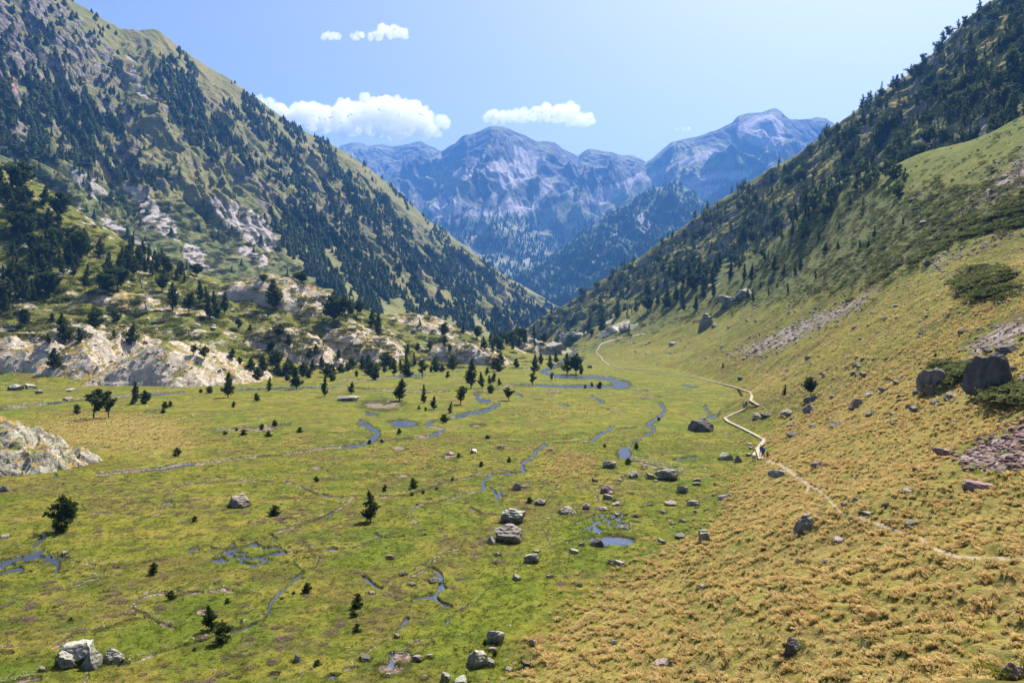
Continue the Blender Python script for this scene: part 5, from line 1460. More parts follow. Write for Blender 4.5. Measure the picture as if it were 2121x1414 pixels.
BOULDERS = [
    (152, 1368, 96, 44, 'pale', 'large lichen spotted boulder, biggest block of the white cluster in the lower left corner'), (134, 1382, 46, 34, 'pale', 'front left block of the white boulder cluster in the lower left corner'),
    (186, 1383, 46, 38, 'pale', 'front middle block of the white boulder cluster in the lower left corner'), (232, 1373, 42, 32, 'pale', 'separate pale boulder right of the white cluster in the lower left corner'),
    (492, 1049, 50, 28, 'brown', 'brown boulder with a sunlit pale top in the left meadow'), (616, 1370, 20, 20, 'grey', 'small upright grey boulder with heather behind it near the bottom edge'), (86, 1390, 18, 13, 'brown', 'small dark boulder left of the white cluster'),
    (5, 1018, 22, 15, 'grey', 'grey boulder cut by the left edge below the near outcrop'), (133, 1148, 15, 8, 'pale', 'small pale stone beside the rusty puddle'), (8, 1113, 22, 8, 'pale', 'flat pale stone at the left edge'),
    (1063, 1082, 52, 31, 'pale', 'pale greenish boulder with a flat bright top in the centre of the meadow'), (1054, 1122, 58, 37, 'brown', 'brown peaked boulder below the pale flat topped one'), (1017, 1124, 26, 16, 'grey', 'grey boulder touching the brown peaked one on its left'),
    (1068, 1015, 26, 18, 'brown', 'brown rounded boulder above the pale flat topped one'), (1085, 1010, 11, 8, 'grey', None), (1120, 1046, 27, 16, 'brown', 'brown boulder with a green shrub on its top'),
    (1263, 969, 32, 19, 'grey', 'dark grey boulder with a white top left of the gravel bed'), (1313, 988, 34, 18, 'grey', 'grey slab boulder between the dark one and the big layered one'), (1347, 991, 19, 16, 'pale', 'small pale pointed boulder left of the big layered one'),
    (1381, 993, 49, 24, 'grey', 'big layered boulder at the end of the gravel bed'), (1258, 1021, 29, 21, 'red', 'reddish squared boulder at the head of the dry ditch'), (1260, 1034, 22, 14, 'brown', 'brown block just below the reddish squared boulder'),
    (1279, 1046, 28, 10, 'grey', None), (1176, 1063, 41, 15, 'brown', 'long jagged brown rock left of the dry ditch'), (1215, 1054, 18, 15, 'pink', None), (1232, 998, 14, 10, 'dark', None), (1248, 1056, 28, 9, 'pink', None), (1282, 996, 18, 7, 'pink', None),
    (1320, 1073, 14, 13, 'dark', 'small dark leaning rock above the pool'), (1390, 1046, 27, 11, 'pink', None), (1373, 1063, 19, 9, 'pale', None), (1239, 1130, 33, 20, 'dark', 'dark boulder at the left end of the shallow pool'), (1205, 1130, 14, 9, 'grey', None),
    (1190, 1145, 23, 10, 'pale', None), (1100, 1165, 35, 24, 'grey', 'shattered grey boulder with weeds right of the peaked one'), (1284, 1171, 26, 14, 'pale', 'pale angular boulder where the golden grass begins'), (1263, 1167, 18, 10, 'dark', None), (1371, 1126, 20, 14, 'grey', None),
    (1071, 1201, 21, 13, 'grey', None), (1138, 1196, 15, 9, 'pale', None), (900, 1205, 31, 11, 'dark', 'low dark stone among purple heather'), (854, 1212, 17, 9, 'pale', None), (808, 1157, 21, 11, 'red', 'small rusty red boulder on the bright green moss'),
    (835, 1191, 16, 12, 'grey', None), (770, 1229, 17, 7, 'pale', None), (1030, 1150, 15, 9, 'pale', None), (1025, 1167, 11, 7, 'pink', None), (1111, 1143, 15, 7, 'pale', None), (1027, 1332, 40, 28, 'pale', 'big tilted pale slab at the edge of the moss in front'),
    (1104, 1335, 15, 14, 'pink', 'small pink block right of the tilted pale slab'), (991, 1380, 48, 36, 'pale', 'broken pale boulder heap at the bottom, biggest block'), (1017, 1380, 24, 21, 'grey', 'block leaning on the right of the broken pale boulder'),
    (1053, 1389, 23, 11, 'grey', None), (1089, 1379, 24, 16, 'dark', 'dark reddish stone right of the broken pale boulder'), (755, 1367, 34, 13, 'dark', 'flat dark slab beside the pinkish bare ground'), (864, 1368, 27, 14, 'brown', 'brown stone at the rim of the grey mud patch'),
    (890, 1362, 17, 10, 'pink', None), (801, 1403, 19, 11, 'pink', None), (880, 1405, 21, 9, 'brown', None), (924, 1411, 24, 22, 'pale', 'pale rough stone cut by the bottom edge'), (957, 1413, 36, 9, 'pale', None), (1020, 1348, 21, 10, 'pink', None), (822, 1321, 13, 11, 'grey', None),
    (1200, 1215, 13, 9, 'pale', None), (1326, 1302, 11, 7, 'dark', None), (1270, 1333, 17, 9, 'pale', None), (1374, 1378, 38, 15, 'pink', 'flat pink slab in the golden grass at the bottom'),
    (1503, 952, 34, 19, 'pale', 'pale topped boulder beside the standing calf'), (1529, 957, 19, 19, 'brown', 'squared brown boulder right of the pale topped one beside the calf'), (1693, 967, 27, 16, 'red', 'reddish boulder above the path'),
    (1616, 986, 38, 16, 'grey', 'flat layered boulder where the path leaves the boardwalk'), (1674, 1096, 50, 38, 'grey', 'big lichen green boulder alone in the golden grass'), (1462, 1122, 32, 32, 'pale', 'pale boulder half hidden in the golden grass edge'),
    (1742, 1119, 32, 10, 'pink', 'pink flat stone right of the lichen green boulder'), (1752, 1051, 17, 15, 'red', None), (1773, 1037, 24, 10, 'brown', None), (1890, 1090, 30, 17, 'grey', None), (1800, 1064, 30, 8, 'pink', None), (2037, 1013, 62, 20, 'red', 'long pointed dark red slab on the right slope'),
    (1962, 945, 42, 20, 'red', 'dark red boulder at the left tip of the red scree'), (2080, 981, 28, 13, 'dark', None), (1880, 1020, 24, 11, 'pale', None), (1900, 976, 17, 11, 'dark', None), (1455, 1219, 24, 13, 'pale', 'pale stone low in the golden grass'), (1645, 1349, 47, 34, 'dark', 'dark boulder with a pale top in the golden grass near the bottom'),
    (1794, 1335, 22, 9, 'pale', None), (2102, 1408, 46, 42, 'pink', 'reddish grey boulder cut by the lower right corner'), (1712, 1167, 19, 13, 'grey', None), (1657, 1164, 17, 10, 'pink', None), (1434, 1388, 15, 11, 'grey', None), (1499, 1034, 24, 13, 'pink', None), (1410, 1113, 22, 13, 'grey', None),
    (1436, 1047, 28, 15, 'pink', None), (1414, 1020, 26, 19, 'pale', 'pale rough boulder right of the layered one'), (1443, 1005, 19, 9, 'grey', None), (1703, 1059, 21, 10, 'grey', None), (1833, 1049, 12, 11, 'red', None),
    (1454, 893, 52, 31, 'dark', 'big dark boulder with a light cap left of the boardwalk'), (2063, 808, 96, 92, 'dark', 'huge dark cliff like boulder on the right slope'), (1940, 806, 56, 52, 'brown', 'tall brown boulder left of the huge dark one'), (1901, 816, 18, 14, 'brown', None),
    (1937, 837, 20, 14, 'pale', None), (1971, 825, 38, 15, 'grey', None), (1774, 845, 32, 27, 'brown', 'leaning brown boulder with a smooth pale face on the right slope'), (1679, 852, 34, 21, 'grey', 'grey boulder below the rock under the round crowned pine'), (1680, 832, 28, 20, 'dark', 'dark rock directly under the round crowned pine'),
    (1634, 856, 34, 13, 'pale', 'flat pale rock left of the grey boulder under the pine'), (1570, 866, 30, 18, 'pale', 'pale boulder inside the corner of the boardwalk'), (1590, 862, 30, 12, 'dark', None), (1808, 816, 32, 10, 'pale', None), (1998, 753, 32, 15, 'brown', None), (2090, 730, 44, 23, 'dark', 'dark boulder above the huge one'),
    (1641, 905, 24, 15, 'brown', 'brown boulder in tufts right of the boardwalk bend'), (1736, 881, 32, 13, 'pale', None), (1801, 859, 20, 11, 'grey', None), (1675, 743, 15, 12, 'grey', None), (1631, 769, 14, 8, 'dark', None), (1536, 786, 16, 9, 'dark', None), (1927, 548, 26, 13, 'dark', 'dark boulder at the foot of the upper scree'),
    (1482, 677, 18, 11, 'grey', None), (1920, 463, 32, 11, 'pale', None), (1913, 689, 18, 9, 'pale', None), (1995, 689, 24, 11, 'grey', None), (1791, 555, 15, 8, 'dark', None), (1758, 371, 28, 9, 'grey', 'flat dark rock under the shaded cliff on the right'), (1893, 415, 22, 12, 'dark', None),
    (720, 830, 48, 12, 'pale', 'flat pale slab rock lying on the far meadow'), (1221, 762, 12, 8, 'dark', 'small dark boulder right of the twin pines'), (1394, 715, 19, 10, 'pale', 'pale boulder alone on the stony slope above the boardwalk'), (932, 942, 22, 8, 'pink', None), (138, 829, 26, 10, 'brown', 'brown boulder in the left stream'),
    (1553, 922, 14, 7, 'pale', None), (1556, 930, 12, 7, 'pale', None), (1553, 944, 14, 8, 'pale', None), (60, 805, 30, 14, 'pale', None), (30, 808, 34, 16, 'pale', None), (80, 815, 20, 10, 'pale', None), (145, 810, 20, 8, 'pale', None)]
BOULDERS += [(1270, 690, 66, 20, 'pale', 'pale slab right of the gorge above the last part of the path'), (1305, 682, 46, 16, 'pale', 'second pale slab right of the gorge, nearer the pines'), (1185, 708, 56, 26, 'pale', 'slanted pale slab among the pines left of the gorge path'),
             (1150, 722, 44, 18, 'pale', 'low pale slab beside the last bend of the river'), (1326, 602, 50, 38, 'dark', 'dark overhanging crag among the pines on the lower right slope'), (1466, 677, 36, 34, 'grey', 'upright lichen grey crag at the top of the stony fan'),
             (1515, 630, 56, 26, 'grey', 'long grey crag under pines right of the dark overhanging one'), (1545, 612, 40, 20, 'grey', 'grey crag block behind the long grey crag under pines')]
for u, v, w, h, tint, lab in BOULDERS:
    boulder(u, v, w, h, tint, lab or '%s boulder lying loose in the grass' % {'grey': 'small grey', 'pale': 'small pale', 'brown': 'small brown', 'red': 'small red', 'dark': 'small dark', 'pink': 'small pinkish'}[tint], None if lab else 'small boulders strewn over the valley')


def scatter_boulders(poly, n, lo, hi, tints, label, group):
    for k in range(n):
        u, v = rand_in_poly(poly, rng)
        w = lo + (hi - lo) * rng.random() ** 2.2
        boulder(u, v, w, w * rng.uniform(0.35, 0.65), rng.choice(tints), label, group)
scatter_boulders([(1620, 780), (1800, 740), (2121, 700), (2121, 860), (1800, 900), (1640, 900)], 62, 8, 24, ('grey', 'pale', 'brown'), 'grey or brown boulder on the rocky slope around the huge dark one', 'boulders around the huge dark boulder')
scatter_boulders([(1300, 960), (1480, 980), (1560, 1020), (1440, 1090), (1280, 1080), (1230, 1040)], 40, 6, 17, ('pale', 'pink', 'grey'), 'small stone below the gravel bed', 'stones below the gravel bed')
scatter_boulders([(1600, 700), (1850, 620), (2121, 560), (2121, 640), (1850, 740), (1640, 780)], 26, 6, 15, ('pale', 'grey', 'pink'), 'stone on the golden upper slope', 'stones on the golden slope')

# loose stones too many to count: scree, stream gravel, pebbly fans
SMALL = [rock_np(700 + k, 1, 7) for k in range(6)]
def stones(name, label, places, tint, cat='stones'):
    """places: x, y, z, half width, height"""
    r = np.random.default_rng(len(places) + 3)
    places = np.asarray(places); parts = []
    pick = r.integers(0, len(SMALL), len(places))
    for m, (v, f) in enumerate(SMALL):
        p = places[pick == m]
        if not len(p): continue
        a = r.uniform(0, 6.283, len(p)); ca, sa = np.cos(a), np.sin(a)
        tx = r.normal(0, 0.3, len(p))
        vx = v[None, :, 0] * ca[:, None] - v[None, :, 1] * 0.8 * sa[:, None]
        vy = v[None, :, 0] * sa[:, None] + v[None, :, 1] * 0.8 * ca[:, None]
        V = np.stack([p[:, 0, None] + vx * p[:, 3, None], p[:, 1, None] + vy * p[:, 3, None],
                      p[:, 2, None] + (v[None, :, 2] - 0.3) * p[:, 4, None] + vx * tx[:, None] * p[:, 3, None] * 0.6], -1).reshape(-1, 3)
        parts.append((V, (f[None] + (np.arange(len(p)) * len(v))[:, None, None]).reshape(-1, 3)))
    V, Fc = merge(parts)
    return tag(link(name, mesh_np(name, V - V.mean(0), Fc, [tint], smooth=False), loc=V.mean(0)), label, cat, kind='stuff')


def stone_places(n, dens, box, slo, shi, seed, which=('ground',)):
    r = np.random.default_rng(seed)
    u = r.uniform(box[0], box[2], n); v = r.uniform(box[1], box[3], n)
    k = r.uniform(0, 1, n) < dens(u, v)
    out = []
    for a, b in zip(u[k], v[k]):
        h = hit(a, b, which)
        if h is None: continue
        px = slo + (shi - slo) * r.random() ** 3
        w = px * h[1].y / F_PX / 2
        out.append((h[1].x, h[1].y, h[1].z, w, w * r.uniform(0.6, 1.3)))
    return out


def world_stone_mat(name, a, b, c3):
    t = NT(name); t.P = t.pos()
    v = t.n('ShaderNodeTexVoronoi', feature='F1'); t.set(v.inputs['Vector'], t.P); v.inputs['Scale'].default_value = 1.6
    c = t.mix(t.ramp(v.outputs['Color'], 0.15, 0.85), a, b)
    c = t.mix(t.math('MULTIPLY', t.ramp(t.noise(4.0, 4, 0.7), 0.55, 0.65), 0.6), c, c3)
    t.bsdf(c, 0.93, spec=0.12)
    return t.m


M['scree'] = world_stone_mat('scree_stone', (0.42, 0.345, 0.30), (0.20, 0.155, 0.13), (0.52, 0.47, 0.40))
M['redscree'] = world_stone_mat('red_scree_stone', (0.31, 0.195, 0.165), (0.12, 0.07, 0.062), (0.46, 0.37, 0.31))
M['gravel'] = world_stone_mat('stream_gravel', (0.58, 0.50, 0.44), (0.34, 0.28, 0.25), (0.62, 0.60, 0.56))
SCP = [[(1480, 730), (1580, 685), (1700, 640), (1800, 600), (1860, 590), (1770, 650), (1700, 695), (1600, 735), (1520, 750)], [(1890, 570), (1920, 540), (2000, 505), (2121, 465), (2121, 488), (1990, 535), (1930, 570)],
       [(1990, 430), (2060, 340), (2121, 300), (2121, 400), (2000, 450), (1900, 540), (1890, 520)], [(1960, 730), (2040, 675), (2121, 640), (2121, 700), (2030, 740)]]
def scree_d(u, v):
    d = 0.07 * pol(u, v, [(1500, 640), (1760, 370), (1950, 320), (2121, 220), (2160, 420), (1800, 620)])
    d = np.maximum(d, 0.11 * pol(u, v, [(1380, 740), (1500, 660), (1700, 600), (2121, 430), (2121, 800), (1700, 800), (1500, 770)]))
    for p in SCP:
        d = np.maximum(d, 1.0 * pol(u, v, p) * (0.35 + 0.65 * clump(u, v, 12, 6)))
    d = np.maximum(d, 0.10 * pol(u, v, [(1240, 700), (1480, 690), (1500, 760), (1260, 740)]))
    return d
stones('scree', 'purple grey scree and scattered stones on the right slope', stone_places(34000, scree_d, (1240, 215, 2160, 830), 2.0, 10, 21), M['scree'])
stones('red_scree', 'dark red broken scree at the right edge', stone_places(1500, lambda u, v: pol(u, v, [(1950, 945), (2000, 925), (2050, 895), (2121, 862), (2180, 840), (2180, 1000), (2121, 978), (2050, 975), (1990, 968)]), (1940, 840, 2180, 1000), 5, 18, 22), M['redscree'])
def meadow_stone_d(u, v):
    d = 0.05 + 0 * u
    d = np.maximum(d, 0.45 * pol(u, v, [(1230, 930), (1400, 960), (1560, 1000), (1600, 940), (1700, 1000), (1760, 1080), (1560, 1060), (1400, 1120), (1180, 1130), (1200, 1000)]))
    d = np.maximum(d, 0.35 * pol(u, v, [(950, 1300), (1120, 1340), (1150, 1414), (920, 1414)]))
    d = np.maximum(d, 0.5 * pol(u, v, [(1600, 780), (1800, 740), (2121, 700), (2121, 900), (1800, 920), (1640, 920)]))
    return d
stones('stones', 'small pale stones strewn through the grass', stone_places(8000, meadow_stone_d, (0, 740, 2121, 1414), 1.6, 8, 23), M['scree'])
gr = []
r_ = np.random.default_rng(5)
for w, kind, pts in STREAMS:
    for (x1, y1), (x2, y2) in zip(pts[:-1], pts[1:]):
        L = math.hypot(x2 - x1, y2 - y1)
        for k in range(int(L * w * (0.16 if kind == 'g' else 0.05))):
            t_ = r_.random(); q_ = hit(x1 + (x2 - x1) * t_ + r_.normal(0, w * (0.33 if kind == 'g' else 0.6)), y1 + (y2 - y1) * t_ + r_.normal(0, w * (0.3 if kind == 'g' else 0.5)), ('ground',))
            if q_:
                ww = (0.9 + 2.2 * r_.random() ** 2) * q_[1].y / F_PX / 2
                gr.append((q_[1].x, q_[1].y, q_[1].z + 0.01, ww, ww * r_.uniform(0.5, 1.0)))
for k in range(260):      # the stony bed below the small pool
    t_ = r_.random(); q_ = hit(1290 + 130 * t_ + r_.normal(0, 6), 940 + 36 * t_ + r_.normal(0, 4), ('ground',))
    if q_:
        ww = (1.5 + 3 * r_.random() ** 2) * q_[1].y / F_PX / 2; gr.append((q_[1].x, q_[1].y, q_[1].z, ww, ww * 0.8))
stones('gravel', 'pale gravel along the stream beds', gr, M['gravel'], 'gravel')
bl = stone_places(900, lambda u, v: 0.3 + 0.7 * clump(u, v, 30, 8), (-20, 640, 1200, 770), 2.5, 14, 24, NEAR)
stones('rubble', 'broken pale rocks between the outcrops', bl, M['gravel'])

# ------------------------------------------------------------------ low shrubs
def mat_shrub(seed):
    r = np.random.default_rng(seed)
    n = 70
    a = r.uniform(0, 6.283, n); q = np.sqrt(r.uniform(0, 1, n))
    c = np.stack([q * np.cos(a), q * np.sin(a), 0.24 * np.sqrt(1 - 0.9 * q * q) + 0.05 * np.sin(5 * q + a * 2)], -1)
    return tufts(c, np.full(n, 0.17), r, 3, 0.35, 0.0, 0.4)
MATS = [mat_shrub(k) for k in range(4)]
def jun_d(u, v):
    d = (0.30 + 0.70 * clump(u, v * 1.8, 17, 31, -0.2, 0.1)) * pol(u, v, [(1180, 740), (1230, 700), (1300, 660), (1400, 590), (1500, 520), (1600, 470), (1700, 420), (1760, 375), (1900, 385), (2000, 380), (2160, 370), (2160, 470), (1990, 500), (1880, 560), (1700, 610), (1500, 650), (1400, 680), (1300, 700)])
    d = np.maximum(d, 0.10 * pol(u, v, [(1500, 640), (1760, 370), (1950, 320), (2121, 220), (2160, 420), (1800, 620)]))
    for cu, cv, a, b in [(2050, 585, 60, 32), (1990, 765, 70, 14), (2112, 815, 30, 20), (1960, 790, 30, 9)]:
        d = np.maximum(d, 1.0 * (np.hypot((u - cu) / a, (v - cv) / b) < 1 + 0.4 * noise2(u / 20, v / 14, 2)))
    return d
mass('juniper_shrubs', 'dark green low juniper mats on the right slope', sample(19000, jun_d, ('ground',), (1180, 215, 2160, 860), 1.15, 41, 0.9, 1.9), MATS, M['juniper'], 'juniper')
def jun_l(u, v):
    return (0.10 + 0.9 * clump(u, v * 1.6, 20, 33, -0.05, 0.15)) * (v < 700 + 40 * (u > 480) + 25 * (u > 700))
mass('undergrowth', 'green juniper and rhododendron scrub between the left outcrops', sample(10500, jun_l, NEAR, (-20, 380, 1200, 770), 1.7, 42, 0.9, 1.7, 0.5), MATS, M['juniper'], 'scrub')
def scrub_m(u, v):
    return (0.05 + 0.95 * clump(u * 0.8 + v * .3, v * 2.4, 22, 35, -0.1, 0.2)) * pol(u, v, [(0, 330), (200, 390), (420, 420), (540, 430), (600, 540), (700, 620), (640, 640), (0, 560)])
mass('mountain_scrub', 'green low scrub on the apron of the left mountain', sample(15000, scrub_m, ('left',), (0, 320, 720, 640), 1.7, 43, 1.0, 2.2), MATS, M['juniper'], 'scrub')

# ------------------------------------------------------------------ grasses
def tussock_np(seed, nb=26, spread=0.42, lean=(0.0, 0.0), wd=1.0):
    r = np.random.default_rng(seed); V = []; Fc = []
    for i in range(nb):
        a = r.uniform(0, 6.283); q = r.uniform(0, 0.30)
        x0, y0 = q * math.cos(a), q * math.sin(a)
        sp = spread * r.uniform(0.4, 1.2)
        x2, y2 = x0 + sp * math.cos(a) + lean[0], y0 + sp * math.sin(a) + lean[1]
        h = r.uniform(0.6, 1.0) * (1 - 0.3 * q)
        xm, ym, zm = (x0 * .45 + x2 * .35), (y0 * .45 + y2 * .35), h * 0.72
        px, py = -math.sin(a + .4), math.cos(a + .4); w = r.uniform(0.020, 0.038) * wd
        b = len(V)
        V += [(x0 - px * w, y0 - py * w, 0), (x0 + px * w, y0 + py * w, 0), (xm + px * w, ym + py * w, zm), (xm - px * w, ym - py * w, zm), (x2 + px * w * .3, y2 + py * w * .3, h * r.uniform(.75, 1.0)), (x2 - px * w * .3, y2 - py * w * .3, h * .8)]
        Fc += [(b, b + 1, b + 2, b + 3), (b + 3, b + 2, b + 4, b + 5)]
    return np.array(V), np.array(Fc)


def grass_mat(name, low, high_a, high_b, split=0.5, patch=0.25):
    """blades green at the foot and straw coloured at the head; 'tip' is the height along the blade"""
    t = NT(name); t.P = t.pos()
    tip = t.attr('tip')
    n = t.noise(patch, 4, 0.7); n2 = t.noise(2.5, 3, 0.7)
    hi = t.mix(t.ramp(n2, 0.35, 0.65), high_a, high_b)
    g = t.math('ADD', tip, t.math('MULTIPLY', t.math('SUBTRACT', n, 0.5), 1.8))
    c = t.mix(t.ramp(g, split - 0.25, split + 0.2), low, hi)
    translucent(t, c, 0.45)
    return t.m


def grass_mass(name, label, places, models, mat, cat='grass'):
    o = mass(name, label, places, models, mat, cat)
    n = len(o.data.vertices)
    return o


def add_tip(o, models, places):
    """height along the blade, from the models' own vertices"""
    r = np.random.default_rng(11)
    places = np.asarray(places); pick = r.integers(0, len(models), len(places)); tips = []
    for m, (v, f) in enumerate(models):
        k = int((pick == m).sum())
        if k: tips.append(np.tile(v[:, 2], k))
    fattr(o.data, 'tip', np.concatenate(tips))


TUS = [tussock_np(k, 20, 0.40, (-0.12, -0.08), 1.5) for k in range(6)]
M['tussock'] = grass_mat('golden_tussock', (0.13, 0.14, 0.028), (0.74, 0.56, 0.26), (0.56, 0.40, 0.14), 0.30, 0.35)
M['sedge'] = grass_mat('green_sedge', (0.055, 0.076, 0.010), (0.135, 0.160, 0.018), (0.230, 0.205, 0.034), 0.55, 0.3)
def ground_places(n, seed, xr, yr, dens, hm, wlo=0.9, whi=1.3, power=1.0):
    r = np.random.default_rng(seed)
    y = yr[0] + (yr[1] - yr[0]) * r.uniform(0, 1, n) ** power
    x = r.uniform(xr[0], xr[1], n) * y
    # nearest ground vertices give the height
    ri = np.clip(np.searchsorted(gy, y), 1, len(gy) - 1)
    k = x / np.maximum(np.abs(gy[ri]), 14)
    ci = np.clip(np.searchsorted(gk, k), 0, len(gk) - 1)
    z = GZ[ri, ci]
    d = dens(ri, ci, x, y)
    keep = (r.uniform(0, 1, n) < d) & (np.minimum(dw, dg)[ri, ci] > 1.25)
    h = hm(ri, ci) * r.uniform(0.6, 1.25, n)
    return np.stack([x, y, z - 0.02, h, r.uniform(wlo, whi, n)], -1)[keep]


tp = ground_places(120000, 51, (-0.30, 0.78), (18, 120), lambda i, j, x, y: np.clip(dry[i, j] * 1.5, 0, 1) * (0.10 + 0.90 * sstep(-0.12, 0.22, fbm(x / 0.9, y / 1.1, 2, 52))) * (0.4 + 0.6 * sstep(-0.4, 0.2, fbm(x / 6, y / 6, 2, 58))) * (scree[i, j] < 0.4) * (tr[i, j] > 1.2), lambda i, j: 0.29 + 0 * i, 0.8, 1.45, 0.8)
print('tussocks', len(tp))
add_tip(mass('golden_grass', 'golden tussock grass covering the slope in front', tp, TUS, M['tussock'], 'grass'), TUS, tp)
TUS2 = [tussock_np(20 + k, 9, 0.55) for k in range(5)]
tq = ground_places(60000, 53, (-0.72, 0.74), (110, 300), lambda i, j, x, y: np.clip(dry[i, j] * 1.4 - 0.1, 0, 1) * (scree[i, j] < 0.5), lambda i, j: 0.42 + 0 * i, 1.2, 2.0, 0.9)
print('far tussocks', len(tq))
add_tip(mass('dry_grass', 'dry yellow grass on the far slope and meadow patches', tq, TUS2, M['tussock'], 'grass'), TUS2, tq)
tm_ = ground_places(60000, 54, (-0.72, 0.60), (30, 130), lambda i, j, x, y: (1 - np.clip(dry[i, j] * 1.3, 0, 0.75)) * (slope_w[i, j] < 0.9), lambda i, j: 0.13 + 0.05 * lush[i, j], 1.2, 2.2, 0.9)
print('sedge', len(tm_))
SED = [tussock_np(40 + k, 7, 0.9) for k in range(5)]
add_tip(mass('meadow_grass', 'short green sedge and grass of the meadow', tm_, SED, M['sedge'], 'grass'), SED, tm_)
# taller grass round the foot of the boulders
sk = []
rs = np.random.default_rng(77)
for o in [o for o in COL.objects if o.name.startswith('boulder') and o.location.y < 140]:
    n = int(10 + 26 * min(1.5, o.scale.x))
    for k in range(n):
        a = rs.uniform(0, 6.283); q = rs.uniform(0.92, 1.12)
        x_ = o.location.x + q * o.scale.x * math.cos(a); y_ = o.location.y + q * o.scale.y * math.sin(a)
        h_ = drop(x_, y_)
        if h_: sk.append((x_, y_, h_[0].z - 0.02, rs.uniform(0.12, 0.26), rs.uniform(0.9, 1.5)))
add_tip(mass('tall_grass', 'longer grass growing round the feet of the boulders', sk, SED, M['sedge'], 'grass'), SED, sk)
# flowering heather cushions
M['heather'] = leaf_material('heather', (0.19, 0.155, 0.075), (0.34, 0.20, 0.22), sc=1.5)
hp = ground_places(20000, 55, (-0.70, 0.2), (34, 120), lambda i, j, x, y: sstep(0.30, 0.75, heather[i, j] + 0.40 * fbm(x / 1.2, y / 1.2, 2, 56)) * 0.34, lambda i, j: 0.26 + 0 * i, 0.7, 1.4, 0.8)
print('heather', len(hp))
mass('heather', 'purple heather cushions in the meadow', hp, MATS, M['heather'], 'heather')

# ------------------------------------------------------------------ boardwalk
BW = [(1243, 737), (1249, 747), (1262, 757), (1290, 763), (1350, 768.5), (1400, 774), (1450, 783), (1475, 790), (1528, 804), (1553, 813), (1558, 820), (1555, 830), (1571.5, 840), (1563, 843), (1547.5, 846), (1540, 849), (1519, 858), (1501, 866.5),
      (1508, 873.5), (1537.6, 887.6), (1560, 899), (1584, 912), (1569, 931), (1576, 952)]
t = NT('bleached_planks'); t.P = t.pos()
t.bsdf(t.mix(t.ramp(t.noise(3.0, 4, 0.7), 0.35, 0.65), (0.48, 0.40, 0.31), (0.32, 0.27, 0.20)), 0.85, spec=0.15)
M['plank'] = t.m
bw = [hit(u, v, ('ground',))[1] for u, v in BW]
seg = []
for a, b in zip(bw[:-1], bw[1:]):
    n = max(1, int((b - a).length / 3.0))
    seg += [a.lerp(b, k / n) for k in range(n)]
seg.append(bw[-1])
PV, PF, RV, RF = [], [], [], []
def box(V, Fc, c, ax, ay, az):
    b = len(V)
    for sx, sy, sz in ((-1, -1, -1), (1, -1, -1), (1, 1, -1), (-1, 1, -1), (-1, -1, 1), (1, -1, 1), (1, 1, 1), (-1, 1, 1)):
        V.append(tuple(c + ax * sx + ay * sy + az * sz))
    Fc += [(b, b + 3, b + 2, b + 1), (b + 4, b + 5, b + 6, b + 7), (b, b + 1, b + 5, b + 4), (b + 1, b + 2, b + 6, b + 5), (b + 2, b + 3, b + 7, b + 6), (b + 3, b, b + 4, b + 7)]
rb = random.Random(3)
deckz = [max(p.z, drop(p.x, p.y)[0].z) + 0.14 for p in seg]
for i, (a, b) in enumerate(zip(seg[:-1], seg[1:])):
    A = Vector((a.x, a.y, deckz[i])); B = Vector((b.x, b.y, deckz[i + 1]))
    d = B - A; L = d.length; d.normalize(); side = Vector((d.y, -d.x, 0)).normalized(); up = Vector((0, 0, 1))
    n = max(1, int(L / 0.30))
    W2 = 0.30
    for k in range(n):
        c = A + d * ((k + 0.5) * L / n) + up * rb.uniform(-.006, .006)
        box(PV, PF, c, d * (0.5 * L / n - 0.015), side * (W2 + rb.uniform(-.02, .02)), up * 0.02)
    for s_ in (-1, 1):
        box(RV, RF, (A + B) / 2 + side * s_ * 0.22 - up * 0.085, d * (L / 2 + 0.02), side * 0.04, up * 0.06)
        box(RV, RF, A + side * s_ * 0.22 - up * 0.30, d * 0.05, side * 0.05, up * 0.15)
walk = bpy.data.objects.new('boardwalk', None); COL.objects.link(walk); walk.location = bw[0]
tag(walk, 'narrow pale wooden boardwalk zigzagging along the edge of the meadow', 'boardwalk')
o_ = np.array(bw[0])
link('deck', mesh_np('deck', np.array(PV) - o_, np.array(PF), [M['plank']]), walk)
link('beams', mesh_np('beams', np.array(RV) - o_, np.array(RF), [M['dead_wood']]), walk)

# ------------------------------------------------------------------ people and animals
def cloth(name, col, rough=0.9):
    return simple_mat(name, col, rough, 0.2, 0.18, 9.0)
M['skin'] = simple_mat('skin', (0.52, 0.33, 0.24), 0.6, 0.3, 0.08, 6)
M['black_cloth'] = cloth('black_cloth', (0.022, 0.022, 0.026)); M['navy_cloth'] = cloth('navy_cloth', (0.025, 0.035, 0.075)); M['white_cloth'] = cloth('white_cloth', (0.75, 0.74, 0.72))
M['blue_cloth'] = cloth('blue_cloth', (0.05, 0.13, 0.45)); M['red_cloth'] = cloth('red_cloth', (0.52, 0.06, 0.07)); M['grey_cloth'] = cloth('grey_cloth', (0.16, 0.15, 0.15)); M['brown_cloth'] = cloth('brown_cloth', (0.11, 0.06, 0.045))
M['hair'] = simple_mat('hair', (0.04, 0.028, 0.02), 0.6, 0.3, 0.3, 20)
M['boot'] = cloth('boot', (0.07, 0.05, 0.035))


